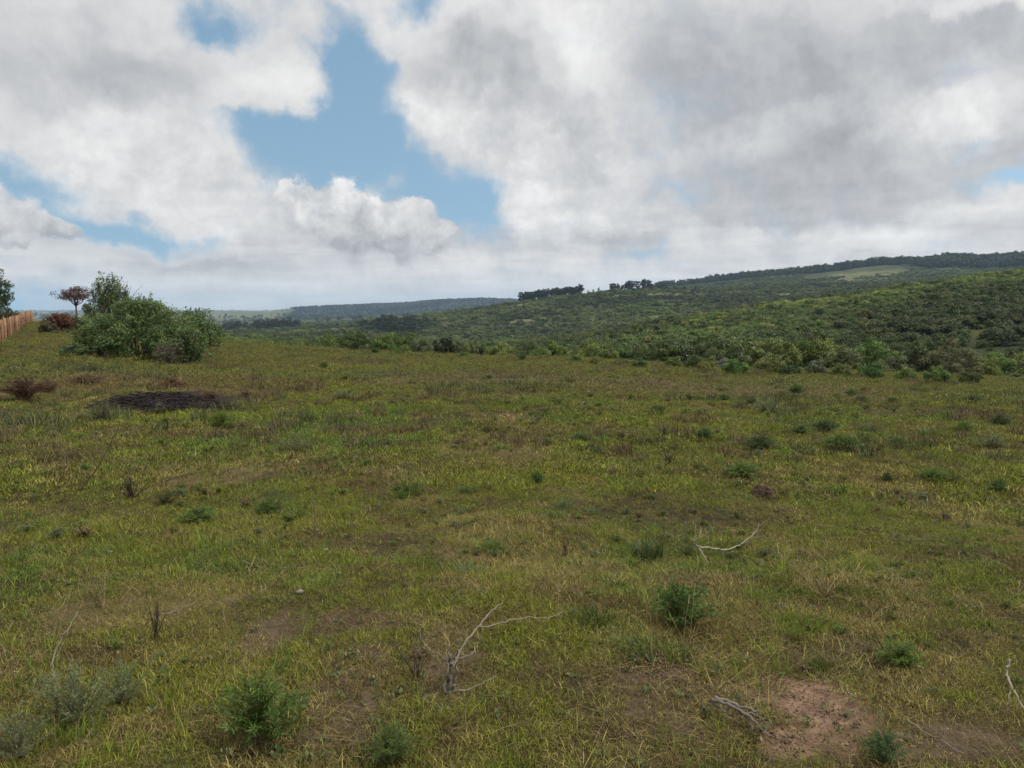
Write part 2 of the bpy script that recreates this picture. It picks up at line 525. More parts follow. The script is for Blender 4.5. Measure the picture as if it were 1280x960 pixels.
# ------------------------------------------------------------------ the ground sheet
def build_ground():
    az = np.concatenate([np.linspace(-math.pi, -.95, 50)[:-1], np.linspace(-.95, .95, 560), np.linspace(.95, math.pi, 50)[1:]])
    rr = np.concatenate([[.25, .5, .8], np.exp(np.linspace(math.log(1.1), math.log(9400), 860))])
    A, R = np.meshgrid(az, rr)
    x = (np.sin(A) * R).ravel(); y = (np.cos(A) * R).ravel()
    z = H(x, y)
    na, nr = len(az), len(rr)
    i = np.arange(nr - 1)[:, None] * na + np.arange(na - 1)[None, :]
    q = np.stack([i, i + na, i + na + 1, i + 1], -1).reshape(-1, 4)[:, ::-1]
    v = np.stack([x, y, z], 1)
    v = np.vstack([v, [[0, 0, Hz(0.05, .05)]]])
    t = np.stack([np.full(na - 1, len(v) - 1), np.arange(na - 1), np.arange(1, na)], 1)[:, ::-1]
    # where the ground is what: measured marks, kept as masks
    xe = np.append(x, 0.); ye = np.append(y, 0.)
    re = np.hypot(xe, ye)
    _, rE = terrain_macro(xe, ye)
    at_ = {
        "red": patch_mask(xe, ye, ('red',)), "bare": patch_mask(xe, ye, ('bare', 'litter')),
        "dark": patch_mask(xe, ye, ('dark',)), "dry": patch_mask(xe, ye, ('dry', 'grey')),
        "scrub": sstep(rE * 1.0, rE * 1.0 + 14, re) * (1 - field_mask(xe, ye)),
        "clearing": field_mask(xe, ye) * sstep(rE + 8, rE + 30, re),
        "woodfloor": ridge_mask(xe, ye),
        "plain": sstep(2200, 3600, re) * (1 - sstep(366, 384, pxof(xe, ye) + 30 * (fbm(xe / 300, ye / 300, 71, 2) - .5) + np.where(re < 3700, 26 * (3700 - re) / 1200, 0))) ,
    }
    m, nt, nodes, L = new_mat("field_ground")
    tc = N(nt, "ShaderNodeTexCoord")

    def noise(scale, detail=6., rough=.6):
        n = N(nt, "ShaderNodeTexNoise", i_Scale=scale, i_Detail=detail, i_Roughness=rough); L.new(tc.outputs["Object"], n.inputs["Vector"])
        return n.outputs[0]

    def ramp(f, a, b):
        n = N(nt, "ShaderNodeMapRange", i_1=a, i_2=b); L.new(f, n.inputs[0]); return n.outputs[0]

    def attr(nm):
        return N(nt, "ShaderNodeAttribute", attribute_name=nm).outputs["Fac"]

    big, mid_, fine, tiny = noise(.35, 4), noise(1.7), noise(14.), noise(70., 4)
    grass = mixc(nt, ramp(mid_, .35, .65), (.024, .022, .009), (.05, .042, .016))
    grass = mixc(nt, ramp(big, .4, .65), grass, (.062, .045, .021))
    grass = mixc(nt, ramp(fine, .45, .65), grass, (.022, .016, .009))
    soil = mixc(nt, ramp(fine, .35, .65), (.05, .034, .024), (.12, .085, .055))
    red = mixc(nt, ramp(fine, .35, .7), (.11, .07, .045), (.24, .158, .105))
    red = mixc(nt, ramp(tiny, .55, .62), red, (.09, .05, .035))
    c = mixc(nt, math_n(nt, 'MULTIPLY', attr("dry"), .55), grass, (.12, .085, .045))
    c = mixc(nt, math_n(nt, 'MULTIPLY', attr("bare"), .8), c, soil)
    c = mixc(nt, attr("dark"), c, (.022, .016, .014))
    c = mixc(nt, attr("red"), c, red)
    hill = mixc(nt, ramp(noise(.03, 5), .4, .6), (.028, .036, .012), (.055, .06, .02))
    c = mixc(nt, attr("scrub"), c, hill)
    c = mixc(nt, attr("clearing"), c, mixc(nt, ramp(noise(.05, 6), .4, .6), (.085, .10, .032), (.135, .13, .055)))
    pl = mixc(nt, ramp(noise(.0022, 5, .7), .42, .58), (.065, .08, .035), (.145, .14, .075))
    c = mixc(nt, attr("plain"), c, pl)
    c = mixc(nt, attr("woodfloor"), c, (.016, .022, .010))
    p = N(nt, "ShaderNodeBsdfPrincipled", i_Roughness=.95); p.inputs["Specular IOR Level"].default_value = .1
    L.new(c, p.inputs["Base Color"])
    bp = N(nt, "ShaderNodeBump", i_Strength=.8, i_Distance=.025); L.new(fine, bp.inputs["Height"])
    bp2 = N(nt, "ShaderNodeBump", i_Strength=.7, i_Distance=.006); L.new(tiny, bp2.inputs["Height"]); L.new(bp.outputs[0], bp2.inputs["Normal"])
    L.new(bp2.outputs[0], p.inputs["Normal"])
    o = N(nt, "ShaderNodeOutputMaterial"); L.new(p.outputs[0], o.inputs[0])
    me = make_mesh("ground", v, q, t, m, None, True, at_)
    g = obj("ground", me)
    tag(g, "olive pasture falling to a scrub valley and rising to far hills", "ground", kind="structure")


def pxof(x, y):
    return 640 + np.where(y > 0, x / np.maximum(y, 1e-6), 9) * F * .9955


def field_mask(x, y):
    """open pale clearings on the slopes"""
    r = np.hypot(x, y); px = pxof(x, y)
    n = fbm(x / 70, y / 28, 91, 3)
    a = sstep(1080, 1180, r) * (1 - sstep(1420, 1500, r)) * sstep(985, 1040, px) * (1 - sstep(1100, 1150, px)) * sstep(.40, .48, .5 * n + .5 * fbm(x / 35, y / 60, 93, 3))
    b = sstep(480, 620, r) * (1 - sstep(1000, 1100, r)) * sstep(.64, .71, fbm(x / 90, y / 40, 55, 3)) * .9
    c = sstep(330, 420, px) * (1 - sstep(420, 560, px)) * sstep(120, 200, r) * (1 - sstep(700, 800, r)) * sstep(.5, .56, n) * .7
    d = (1 - sstep(330, 420, px)) * sstep(120, 300, r) * (1 - sstep(700, 1000, r)) * .8
    return np.clip(a + b + c + d, 0, 1)


def ridge_mask(x, y):
    r = np.hypot(x, y); px = pxof(x, y)
    px = px - 20 * (fbm(x / 60, y / 60, 73, 2) - .5) + np.where(r < 3700, 26 * (3700 - r) / 1200, 0)
    return sstep(368, 373, px) * sstep(2500, 2900, r) * (1 - sstep(4800, 5400, r))


build_ground()

# ------------------------------------------------------------------ scatter for uncountable growth
def scatter(name, pts, rot, scl, idx, tint, protos, label, cat):
    c = bpy.data.collections.new(name + "_kinds")
    for k, me in enumerate(protos):
        po = bpy.data.objects.new("%s_kind.%03d" % (name, k), me); c.objects.link(po)
    me = bpy.data.meshes.new(name)
    n = len(pts)
    me.vertices.add(n); me.vertices.foreach_set("co", np.asarray(pts, np.float32).ravel())
    a = me.attributes.new("rot", 'FLOAT_VECTOR', 'POINT'); a.data.foreach_set("vector", np.asarray(rot, np.float32).ravel())
    a = me.attributes.new("scl", 'FLOAT_VECTOR', 'POINT'); a.data.foreach_set("vector", np.asarray(scl, np.float32).ravel())
    a = me.attributes.new("idx", 'INT', 'POINT'); a.data.foreach_set("value", np.asarray(idx, np.int32))
    a = me.attributes.new("tint", 'FLOAT_COLOR', 'POINT'); a.data.foreach_set("color", np.hstack([np.asarray(tint, np.float32), np.ones((n, 1), np.float32)]).ravel())
    o = obj(name, me)
    ng = bpy.data.node_groups.new(name, 'GeometryNodeTree')
    ng.interface.new_socket("Geometry", in_out='INPUT', socket_type='NodeSocketGeometry')
    ng.interface.new_socket("Geometry", in_out='OUTPUT', socket_type='NodeSocketGeometry')
    gi = ng.nodes.new('NodeGroupInput'); go = ng.nodes.new('NodeGroupOutput')
    iop = ng.nodes.new('GeometryNodeInstanceOnPoints')
    ci = ng.nodes.new('GeometryNodeCollectionInfo'); ci.inputs[0].default_value = c
    ci.inputs["Separate Children"].default_value = True; ci.inputs["Reset Children"].default_value = True

    def na(nm, ty):
        x = ng.nodes.new('GeometryNodeInputNamedAttribute'); x.data_type = ty; x.inputs[0].default_value = nm
        return [s for s in x.outputs if s.enabled][0]
    ng.links.new(gi.outputs[0], iop.inputs["Points"])
    ng.links.new(ci.outputs[0], iop.inputs["Instance"])
    iop.inputs["Pick Instance"].default_value = True
    ng.links.new(na("idx", 'INT'), iop.inputs["Instance Index"])
    e2r = ng.nodes.new('FunctionNodeEulerToRotation')
    ng.links.new(na("rot", 'FLOAT_VECTOR'), e2r.inputs[0]); ng.links.new(e2r.outputs[0], iop.inputs["Rotation"])
    ng.links.new(na("scl", 'FLOAT_VECTOR'), iop.inputs["Scale"])
    ng.links.new(iop.outputs[0], go.inputs[0])
    md = o.modifiers.new("scatter", 'NODES'); md.node_group = ng
    tag(o, label, cat, kind="stuff")
    return o


def blades(m, rng, n, rad, hmin, hmax, w, lean=.5, lie=0.0, curl=.5):
    """n bent blades of grass, as strips"""
    a = rng.uniform(0, 2 * np.pi, n); rr = rad * np.sqrt(rng.random(n))
    bx = np.cos(a) * rr; by = np.sin(a) * rr
    d = rng.uniform(0, 2 * np.pi, n)
    hgt = rng.uniform(hmin, hmax, n)
    ln = np.abs(rng.normal(0, lean, n)) + lie
    dx, dy = np.cos(d), np.sin(d)
    base = np.stack([bx, by, np.full(n, -.008)], 1)
    e1 = np.stack([dx * np.sin(ln), dy * np.sin(ln), np.cos(ln)], 1)
    ln2 = np.clip(ln + rng.uniform(.1, 1, n) * curl, 0, 1.75)
    e2 = np.stack([dx * np.sin(ln2), dy * np.sin(ln2), np.cos(ln2)], 1)
    midp = base + e1 * (hgt * .5)[:, None]
    tip = midp + e2 * (hgt * .5)[:, None]
    midp[:, 2] = np.maximum(midp[:, 2], .004); tip[:, 2] = np.maximum(tip[:, 2], .003)
    s = rng.uniform(0, 2 * np.pi, n)
    side = np.stack([np.cos(s), np.sin(s), np.zeros(n)], 1) * (w * rng.uniform(.6, 1.3, n) / 2)[:, None]
    v = np.stack([base - side, base + side, midp + side * .8, midp - side * .8, tip], 1).reshape(-1, 3)
    k = np.arange(n) * 5
    q = np.stack([k, k + 1, k + 2, k + 3], 1); t = np.stack([k + 3, k + 2, k + 4], 1)
    m.add(v, q, t, np.repeat(rng.random(n), 5))


def grass_protos(kind, num, n, rad, h0, h1, w, lean, lie=0., curl=.5, mat=None):
    out = []
    for k in range(num):
        rng = np.random.default_rng(hash((num, n)) % 1000 + k * 31 + int(rad * 1000))
        m = MB(); blades(m, rng, n, rad, h0, h1, w, lean, lie, curl)
        out.append(m.mesh("%s_clump" % kind, mat or M_GRASS))
    return out


def weed_protos(num):
    out = []
    for k in range(num):
        rng = np.random.default_rng(900 + k)
        m = MB()
        n = int(rng.integers(9, 18))
        a = rng.uniform(0, 2 * np.pi, n); el = rng.uniform(.15, 1.0, n); L = rng.uniform(.012, .03, n)
        for i in range(n):
            d = np.array([math.cos(a[i]) * math.cos(el[i]), math.sin(a[i]) * math.cos(el[i]), math.sin(el[i])])
            s = np.cross(d, [0, 0, 1]); s /= np.linalg.norm(s) + 1e-9
            b = rng.normal(0, .012, 3) * (1, 1, 0) + np.array([0, 0, rng.uniform(0, .02)])
            m.add([b, b + d * L[i] * .5 + s * L[i] * .25, b + d * L[i], b + d * L[i] * .5 - s * L[i] * .25], [(0, 1, 2, 3)], None, rng.random())
        out.append(m.mesh("weed_clump", M_GRASS))
    return out


def wedge(n, r0, r1, half=.80, power=1.0, rng=RNG):
    u = rng.random(n)
    r = (r0 ** (2 * power) + u * (r1 ** (2 * power) - r0 ** (2 * power))) ** (1 / (2 * power))
    a = rng.uniform(-half, half, n)
    return np.sin(a) * r, np.cos(a) * r


def lerp3(a, b, t):
    return np.asarray(a)[None] * (1 - t[:, None]) + np.asarray(b)[None] * t[:, None]


OLIVE = np.array([.150, .178, .018]); GREEN = np.array([.096, .165, .022]); YELLOW = np.array([.195, .198, .022])
STRAW = np.array([.26, .205, .072]); BROWN = np.array([.118, .08, .034]); SAGE = np.array([.115, .135, .085])


def grass_tint(x, y, rng):
    n = len(x)
    g1 = fbm(x * .38, y * .38, 101, 3); g2 = fbm(x * 1.6, y * 1.6, 111, 3); g3 = fbm(x * 5, y * 5, 121, 2)
    r = np.hypot(x, y)
    t = lerp3(OLIVE, GREEN, sstep(.48, .68, .5 * g1 + .5 * g2))
    yy = sstep(.46, .66, .6 * fbm(x * .22 + 9, y * .22, 131, 3) + .4 * g3) * (.5 + .25 * sstep(12, 34, r))
    t = t * (1 - yy[:, None]) + YELLOW * yy[:, None]
    br = sstep(.50, .66, .5 * fbm(x * .8, y * .8, 141, 3) + .5 * g3) * .75
    br = np.maximum(br, sstep(4.6, 2.6, r) * .0 + .35 * (1 - sstep(3, 7, r)) * sstep(.4, .6, g3))
    br = np.maximum(br, np.maximum(patch_mask(x, y, ('litter', 'bare')) * .75, patch_mask(x, y, ('dry',)) * .5))
    mixb = lerp3(BROWN, STRAW, sstep(.4, .6, fbm(x * 2.2, y * 2.2, 151, 2)))
    t = t * (1 - br[:, None]) + mixb * br[:, None]
    gr = patch_mask(x, y, ('grey',)) * .5
    t = t * (1 - gr[:, None]) + np.array([.13, .105, .065]) * gr[:, None]
    s = 1.08 + rng.normal(0, 1, n).clip(-2, 3) * (.31 - .2 * sstep(10, 24, r))
    # further out the sward is shorter and duller
    t = t * (1 - .35 * sstep(13, 28, r))[:, None] + np.array([.135, .125, .034]) * (.35 * sstep(13, 28, r))[:, None]
    ru = patch_mask(x, y, ('rust',)) * .8 * (.4 + .6 * g3)
    t = t * (1 - ru[:, None]) + np.array([.15, .088, .05]) * ru[:, None]
    return t * s[:, None]


def keep_grass(x, y, rng):
    p = 1 - .97 * patch_mask(x, y, ('red', 'dark')) - .55 * patch_mask(x, y, ('bare',)) - .6 * patch_mask(x, y, ('litter',))
    p *= .30 + .70 * sstep(.37, .54, .6 * fbm(x * 2.6, y * 2.6, 161, 3) + .4 * fbm(x * .7, y * .7, 163, 2))
    _, rE = terrain_macro(x, y)
    p *= np.hypot(x, y) < rE + 14
    return rng.random(len(x)) < p


def field_scatter(name, n, r0, r1, protos, s0, s1, label, cat, power=1., tintf=grass_tint, tilt=.15, zs=None, keep=keep_grass, half=.80):
    x, y = wedge(n, r0, r1, half, power)
    k = keep(x, y, RNG); x, y = x[k], y[k]
    n = len(x)
    z = H(x, y)
    rot = np.stack([RNG.normal(0, tilt, n), RNG.normal(0, tilt, n), RNG.uniform(0, 6.283, n)], 1)
    s = (s0 + (s1 - s0) * RNG.random(n) * (sstep(2, 14, np.hypot(x, y)) * .75 + .25 if name == 'herb_growth' else 1)) * (.45 + 1.1 * fbm(x * 1.3, y * 1.3, 171, 3))
    scl = np.stack([s, s, s * (zs if zs is not None else 1)], 1)
    return scatter(name, np.stack([x, y, z], 1), rot, scl, RNG.integers(0, len(protos), n), tintf(x, y, RNG), protos, label, cat)


field_scatter("short_grass", 62000, 1.5, 7.5, grass_protos("short_grass", 8, 26, .05, 016e-3, .046, .0025, .8, .1, .9), .8, 1.4,
              "short olive green and straw coloured grass covering the foreground", "grass", .8)
field_scatter("pasture_grass", 34000, 7., 19, grass_protos("pasture_grass", 8, 60, .13, .018, .056, .006, .75, .1, .8), .8, 1.4,
              "short yellowish olive grass over the middle of the pasture", "grass", .8)
field_scatter("distant_grass", 72000, 17.5, 92, grass_protos("distant_grass", 8, 120, .36, .018, .055, .011, .75, .1, .7, M_GRASSFAR), .8, 1.5,
              "yellowish short grass over the far part of the pasture", "grass", .75)


def flank_grass():
    """the pasture goes on to both sides of where the viewer stands"""
    n = 130000
    x = RNG.uniform(-26, 26, n); y = RNG.uniform(-3.5, 25, n)
    a = np.abs(np.arctan2(x, y)); r = np.hypot(x, y)
    k = ((a > .78) | (r < 1.6)) & keep_grass(x, y, RNG)
    x, y = x[k], y[k]; n = len(x)
    protos = grass_protos("pasture_grass", 6, 60, .13, .018, .056, .0055, .75, .1, .8)
    s_ = RNG.uniform(.8, 1.4, n) * (.45 + 1.1 * fbm(x * 1.3, y * 1.3, 171, 3))
    rot = np.stack([RNG.normal(0, .15, n), RNG.normal(0, .15, n), RNG.uniform(0, 6.283, n)], 1)
    scatter("flank_grass", np.stack([x, y, H(x, y)], 1), rot, np.stack([s_, s_, s_], 1), RNG.integers(0, 6, n), grass_tint(x, y, RNG), protos,
            "short pasture grass going on to either side", "grass")


flank_grass()
dry_t = lambda x, y, rng: lerp3(BROWN * .9, STRAW * 1.5, rng.random(len(x)) ** 1.5) * (rng.uniform(.6, 1.25, len(x)) * (1 - .3 * patch_mask(x, y, ('litter', 'bare'))))[:, None]


def keep_litter(x, y, rng):
    p = .35 + .65 * sstep(.42, .6, fbm(x * 1.3, y * 1.3, 181, 3)) + patch_mask(x, y, ('litter', 'bare', 'dry'))
    p *= 1 - .9 * patch_mask(x, y, ('red', 'dark'))
    return rng.random(len(x)) < p


field_scatter("dead_grass_litter", 30000, 1.5, 9, grass_protos("dead_grass_litter", 6, 12, .07, .04, .13, .0019, .3, 1.15, .35), .7, 1.3,
              "dead straw and stems lying flat among the foreground grass", "litter", .7, dry_t, .1, None, keep_litter)
field_scatter("long_grass", 5200, 1.8, 14, grass_protos("long_grass", 6, 22, .045, .05, .14, .0028, .4, 0, .8), .6, 1.25,
              "longer loose grass standing above the short turf", "grass", .75,
              lambda x, y, rng: lerp3(GREEN * 1.1, OLIVE * 1.25, rng.random(len(x))) * rng.uniform(.7, 1.2, len(x))[:, None], .1, None,
              lambda x, y, rng: rng.random(len(x)) < sstep(.5, .62, fbm(x * 1.1, y * 1.1, 191, 3)) * (1 - patch_mask(x, y, ('red', 'dark', 'litter'))))
field_scatter("low_weeds", 5200, 1.6, 12, weed_protos(6), .4, 1.05, "tiny broad leaved weeds growing between the grass blades", "weeds", .75,
              lambda x, y, rng: lerp3((.05, .085, .022), (.09, .115, .045), rng.random(len(x))), .2, None,
              lambda x, y, rng: rng.random(len(x)) < .25 + .75 * sstep(.5, .6, fbm(x * .9, y * .9, 201, 3)))
# knee-low rough growth further out: browner, darker tufts that break up the pasture
field_scatter("rough_growth", 9500, 9, 60, grass_protos("rough_growth", 6, 70, .14, .07, .21, .009, .5, 0, .5), .5, 1.2,
              "ankle high rough grasses and herbs dotted through the pasture", "grass", .72,
              lambda x, y, rng: np.where((fbm(x * .25, y * .25, 211, 2) > .5)[:, None], lerp3((.10, .075, .04), (.16, .12, .065), rng.random(len(x))),
                                         lerp3((.05, .07, .025), (.10, .105, .05), rng.random(len(x)))), .1, None,
              lambda x, y, rng: (rng.random(len(x)) < sstep(.47, .62, fbm(x * .35, y * .5, 221, 3)) + .06) & (patch_mask(x, y, ('dark', 'red')) < .4) & (np.hypot(x, y) < terrain_macro(x, y)[1] + 4))


def herb_protos():
    out = []
    for k in range(5):
        rng = np.random.default_rng(960 + k); m = MB()
        for i in range(26):
            a = rng.uniform(0, 6.283); sp = rng.random() ** .7
            tip = np.array([math.cos(a) * .5 * sp, math.sin(a) * .5 * sp, rng.uniform(.45, .85) * (1 - .4 * sp * sp)])
            n = 16; f = rng.uniform(.1, 1, n)[:, None]
            p = f * tip + np.array([0, 0, .12]) * (f * (1 - f)) * 4 * (.3 + sp)
            d = tip / np.linalg.norm(tip) * .6 + rng.normal(size=(n, 3)) * .5
            d /= np.linalg.norm(d, axis=1, keepdims=True)
            sd_ = np.cross(d, rng.normal(size=(n, 3))); sd_ /= np.linalg.norm(sd_, axis=1, keepdims=True)
            L = .14 * rng.uniform(.6, 1.3, n)[:, None]; w = .022
            v = np.stack([p, p + d * L * .5 + sd_ * w, p + d * L, p + d * L * .5 - sd_ * w], 1).reshape(-1, 3)
            v[:, 2] = np.maximum(v[:, 2], .005)
            m.add(v, np.arange(4 * n).reshape(n, 4), None, np.repeat(.5 * rng.random() + .5 * rng.random(n), 4))
        out.append(m.mesh("herb", M_GRASS))
    return out


def herb_tint(x, y, rng):
    n = len(x); k = rng.random(n)
    t = lerp3((.08, .13, .024), (.135, .17, .03), rng.random(n))
    t[k < .2] = (.13, .15, .065); t[k > .86] = (.13, .10, .05)
    return t * rng.uniform(.7, 1.25, n)[:, None]


field_scatter("herb_growth", 5600, 3.2, 50, herb_protos(), .05, .25, "low green and greyish herbs growing thickly through the pasture", "herbs", .62, herb_tint, .22, .62,
              lambda x, y, rng: (rng.random(len(x)) < .1 + sstep(.48, .62, fbm(x * .33, y * .5, 251, 3))) & (np.hypot(x, y) < terrain_macro(x, y)[1] + 3) & (patch_mask(x, y, ('red', 'dark')) < .3))


def stalk_protos(num):
    out = []
    for k in range(num):
        random.seed(500 + k)
        m = MB()
        for j in range(random.randint(1, 3)):
            a = random.uniform(0, 6.28); h = random.uniform(.14, .3); l = random.uniform(.05, .4) * h
            b = Vector((random.gauss(0, .012), random.gauss(0, .012), -.01))
            t = b + Vector((math.cos(a) * l, math.sin(a) * l, h))
            pts = curve_pts([b, b.lerp(t, .5) + Vector((0, 0, .02)), t], 3, .002)
            m.tube(pts, .0016, .0009, 3)
            e = (pts[-1] - pts[-2]).normalized()
            m.tube([t, t + e * .012, t + e * .03, t + e * .042], .0032, .001, 4)
        out.append(m.mesh("seed_stalk", M_STRAW))
    return out


field_scatter("seed_stalks", 1000, 3.0, 16, stalk_protos(6), .4, .85, "thin pale dry stalks with seed heads standing in the turf", "grass", .7, dry_t, .12, None,
              lambda x, y, rng: rng.random(len(x)) < .2 + sstep(.5, .6, fbm(x * .8, y * .8, 231, 2)))


def flower_protos():
    out = []
    for nm, col in (("white_flower", (.72, .70, .62)), ("yellow_flower", (.75, .55, .03))):
        mt = foliage_mat(nm, col, dry_at=2, lo=.85, hi=1.05, trans=.2)
        for s in range(2):
            rng = np.random.default_rng(40 + s)
            m = MB()
            for j in range(3 + s):
                c = np.array([rng.normal(0, .03), rng.normal(0, .03), rng.uniform(.04, .09)])
                for p in range(6):
                    a = p * math.pi / 3
                    d = np.array([math.cos(a), math.sin(a), .25]) * .0085; w = np.array([-math.sin(a), math.cos(a), 0]) * .0038
                    m.add([c, c + d * .6 + w, c + d, c + d * .6 - w], [(0, 1, 2, 3)], None, .5)
            out.append(m.mesh(nm, mt))
    return out


field_scatter("wildflowers", 420, 3.2, 20, flower_protos(), .22, .42, "scattered tiny white and yellow wildflowers in the turf", "flowers", .65,
              lambda x, y, rng: np.ones((len(x), 3)), .3, None,
              lambda x, y, rng: rng.random(len(x)) < sstep(.48, .62, fbm(x * .6, y * .6, 241, 2)) + .08)


def crumb_protos():
    out = []
    for k in range(4):
        rng = np.random.default_rng(70 + k); m = MB()
        for j in range(5):
            c = np.array([rng.normal(0, .03), rng.normal(0, .03), .002]); s = rng.uniform(.0015, .006)
            d = np.array([(1, 0, 0), (0, 1, 0), (-1, 0, 0), (0, -1, 0), (0, 0, 1), (0, 0, -1)]) * rng.uniform(.6, 1.3, (6, 1)) * s
            m.add(c + d, None, [(0, 1, 4), (1, 2, 4), (2, 3, 4), (3, 0, 4), (1, 0, 5), (2, 1, 5), (3, 2, 5), (0, 3, 5)], rng.random())
        out.append(m.mesh("soil_crumb", M_REDSOIL))
    return out


field_scatter("soil_crumbs", 24000, 1.8, 5.5, crumb_protos(), .7, 1.5, "crumbs of reddish soil on the bare patches", "soil", .8, dry_t, .3, None,
              lambda x, y, rng: rng.random(len(x)) < patch_mask(x, y, ('red', 'bare')))

# ------------------------------------------------------------------ scrub and woods on the hills
_AZ = np.linspace(-.85, .85, 700)
_RR = np.exp(np.linspace(math.log(20), math.log(9000), 420))
_x = np.sin(_AZ)[:, None] * _RR[None]; _y = np.cos(_AZ)[:, None] * _RR[None]
_ang = (H(_x.ravel(), _y.ravel()).reshape(_x.shape) - EYE) / _RR[None]
_run = np.maximum.accumulate(_ang, axis=1)


def visible(x, y, ztop, slack=.004):
    r = np.hypot(x, y); a = np.arctan2(x, y)
    ia = np.clip(((a + .85) / 1.7 * 699).round().astype(int), 0, 699)
    ir = np.clip((np.log(r / 20) / math.log(450) * 419).astype(int) - 2, 0, 419)
    return (ztop - EYE) / r > _run[ia, ir] - slack


SC = [np.array(c) for c in ((.055, .09, .018), (.085, .13, .024), (.13, .17, .03), (.095, .12, .036), (.14, .155, .04))]


def scrub_tint(x, y, rng, f=1.0):
    g = fbm(x / 26, y / 26, 301, 3); g2 = fbm(x / 90, y / 90, 311, 2)
    k = rng.random(len(x))
    t = lerp3(SC[0], SC[1], sstep(.3, .7, .5 * g + .5 * k))
    a = sstep(.5, .66, g2 * .6 + k * .4); t = t * (1 - a[:, None]) + SC[2] * a[:, None]
    b = (rng.random(len(x)) < .12); t[b] = SC[4] * .9
    b = (rng.random(len(x)) < .12); t[b] = SC[3]
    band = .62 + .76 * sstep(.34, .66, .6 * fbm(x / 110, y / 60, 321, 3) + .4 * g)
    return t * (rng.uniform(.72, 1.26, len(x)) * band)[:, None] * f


scrub_protos = [crown_mesh("scrub_crown", M_SCRUB, 700 + k, (1, 1, .95), 14, 1500, .17, (.3, .5), jitter=.3, up=.5) for k in range(7)]
scrub_far = [crown_mesh("scrub_crown", M_SCRUB, 720 + k, (1, 1, .9), 10, 330, .34, (.28, .5), jitter=.3) for k in range(5)]
wood_protos = [crown_mesh("wood_crown", M_SCRUB, 740 + k, (.42, .42, 1.0), 14, 320, .17, (.25, .45), low=.2, shape='tall') for k in range(5)]


def hill_scatter(name, n, r0, r1, protos, size, hz, label, cat, mask, power=.8, f=1.0, half=.72):
    x, y = wedge(n, r0, r1, half, power)
    k = mask(x, y); x, y = x[k], y[k]
    z = H(x, y)
    k = visible(x, y, z + size[1] * hz[1] * 1.3); x, y, z = x[k], y[k], z[k]
    n = len(x)
    s = size[0] + (size[1] - size[0]) * RNG.random(n) ** 1.7
    scl = np.stack([s * RNG.uniform(.85, 1.2, n), s * RNG.uniform(.85, 1.2, n), s * RNG.uniform(hz[0], hz[1], n)], 1)
    rot = np.stack([RNG.normal(0, .06, n), RNG.normal(0, .06, n), RNG.uniform(0, 6.283, n)], 1)
    print(name, n)
    return scatter(name, np.stack([x, y, z - .1 * s], 1), rot, scl, RNG.integers(0, len(protos), n), scrub_tint(x, y, RNG, f), protos, label, cat)


def m_near(x, y):
    _, rE = terrain_macro(x, y); r = np.hypot(x, y); px = pxof(x, y)
    d = .12 + .88 * sstep(.40, .54, .6 * fbm(x / 16, y / 16, 401, 3) + .4 * fbm(x / 45, y / 45, 403, 2))
    d = d * (1 - .9 * field_mask(x, y))
    return (r > rE + 16) & (RNG.random(len(x)) < d)


def m_mid(x, y):
    d = (.3 + .7 * sstep(.36, .5, fbm(x / 30, y / 30, 411, 3))) * (1 - field_mask(x, y)) * np.where(np.hypot(x, y) > 1350, 1 - sstep(990, 1010, pxof(x, y)) * (1 - sstep(1120, 1140, pxof(x, y))), 1)
    return RNG.random(len(x)) < d


scrub_fine = [crown_mesh("scrub_crown", M_SCRUB, 760 + k, (1, 1, .95), 18, 3600, .085, (.22, .42), jitter=.45) for k in range(5)]
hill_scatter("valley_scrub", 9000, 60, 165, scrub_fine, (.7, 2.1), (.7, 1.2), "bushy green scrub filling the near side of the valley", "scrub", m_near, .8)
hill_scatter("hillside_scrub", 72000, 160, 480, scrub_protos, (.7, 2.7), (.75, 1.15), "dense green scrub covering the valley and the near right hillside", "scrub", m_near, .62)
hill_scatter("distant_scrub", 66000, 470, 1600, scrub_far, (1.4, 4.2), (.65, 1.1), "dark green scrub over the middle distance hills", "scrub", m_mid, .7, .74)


def m_plat(x, y):
    px = pxof(x, y); r = np.hypot(x, y)
    edge = 1560 - 140 * sstep(1115, 1170, px) + 60 * fbm(px / 40, px * 0 + .5, 5, 2)
    return (px > 815) & (r > edge) & ((r - edge > 40) | (RNG.random(len(x)) < .9)) & ~((px < 862) & (RNG.random(len(x)) < .6))


hill_scatter("plateau_forest", 22000, 1400, 1860, wood_protos, (11, 18), (.9, 1.15), "dark forest along the skyline plateau at right", "forest", m_plat, 1., .30)


def m_ridge(x, y):
    return (ridge_mask(x, y) > .5) & (RNG.random(len(x)) < .35 + .65 * sstep(.4, .5, fbm(x / 200, y / 200, 431, 2)))


hill_scatter("ridge_forest", 34000, 2500, 4700, wood_protos, (7, 12), (.7, 1.0), "blue hazy forest on the farthest ridge", "forest", m_ridge, 1., .15)


def m_plainwood(x, y):
    px = pxof(x, y)
    return (px < 660) & (RNG.random(len(x)) < sstep(.52, .6, fbm(x / 260, y / 900, 441, 3)))


hill_scatter("plain_woods", 9000, 1800, 8600, wood_protos, (9, 17), (.7, 1.0), "dark tree belts crossing the far plain at left", "forest", m_plainwood, .6, .7, .6)

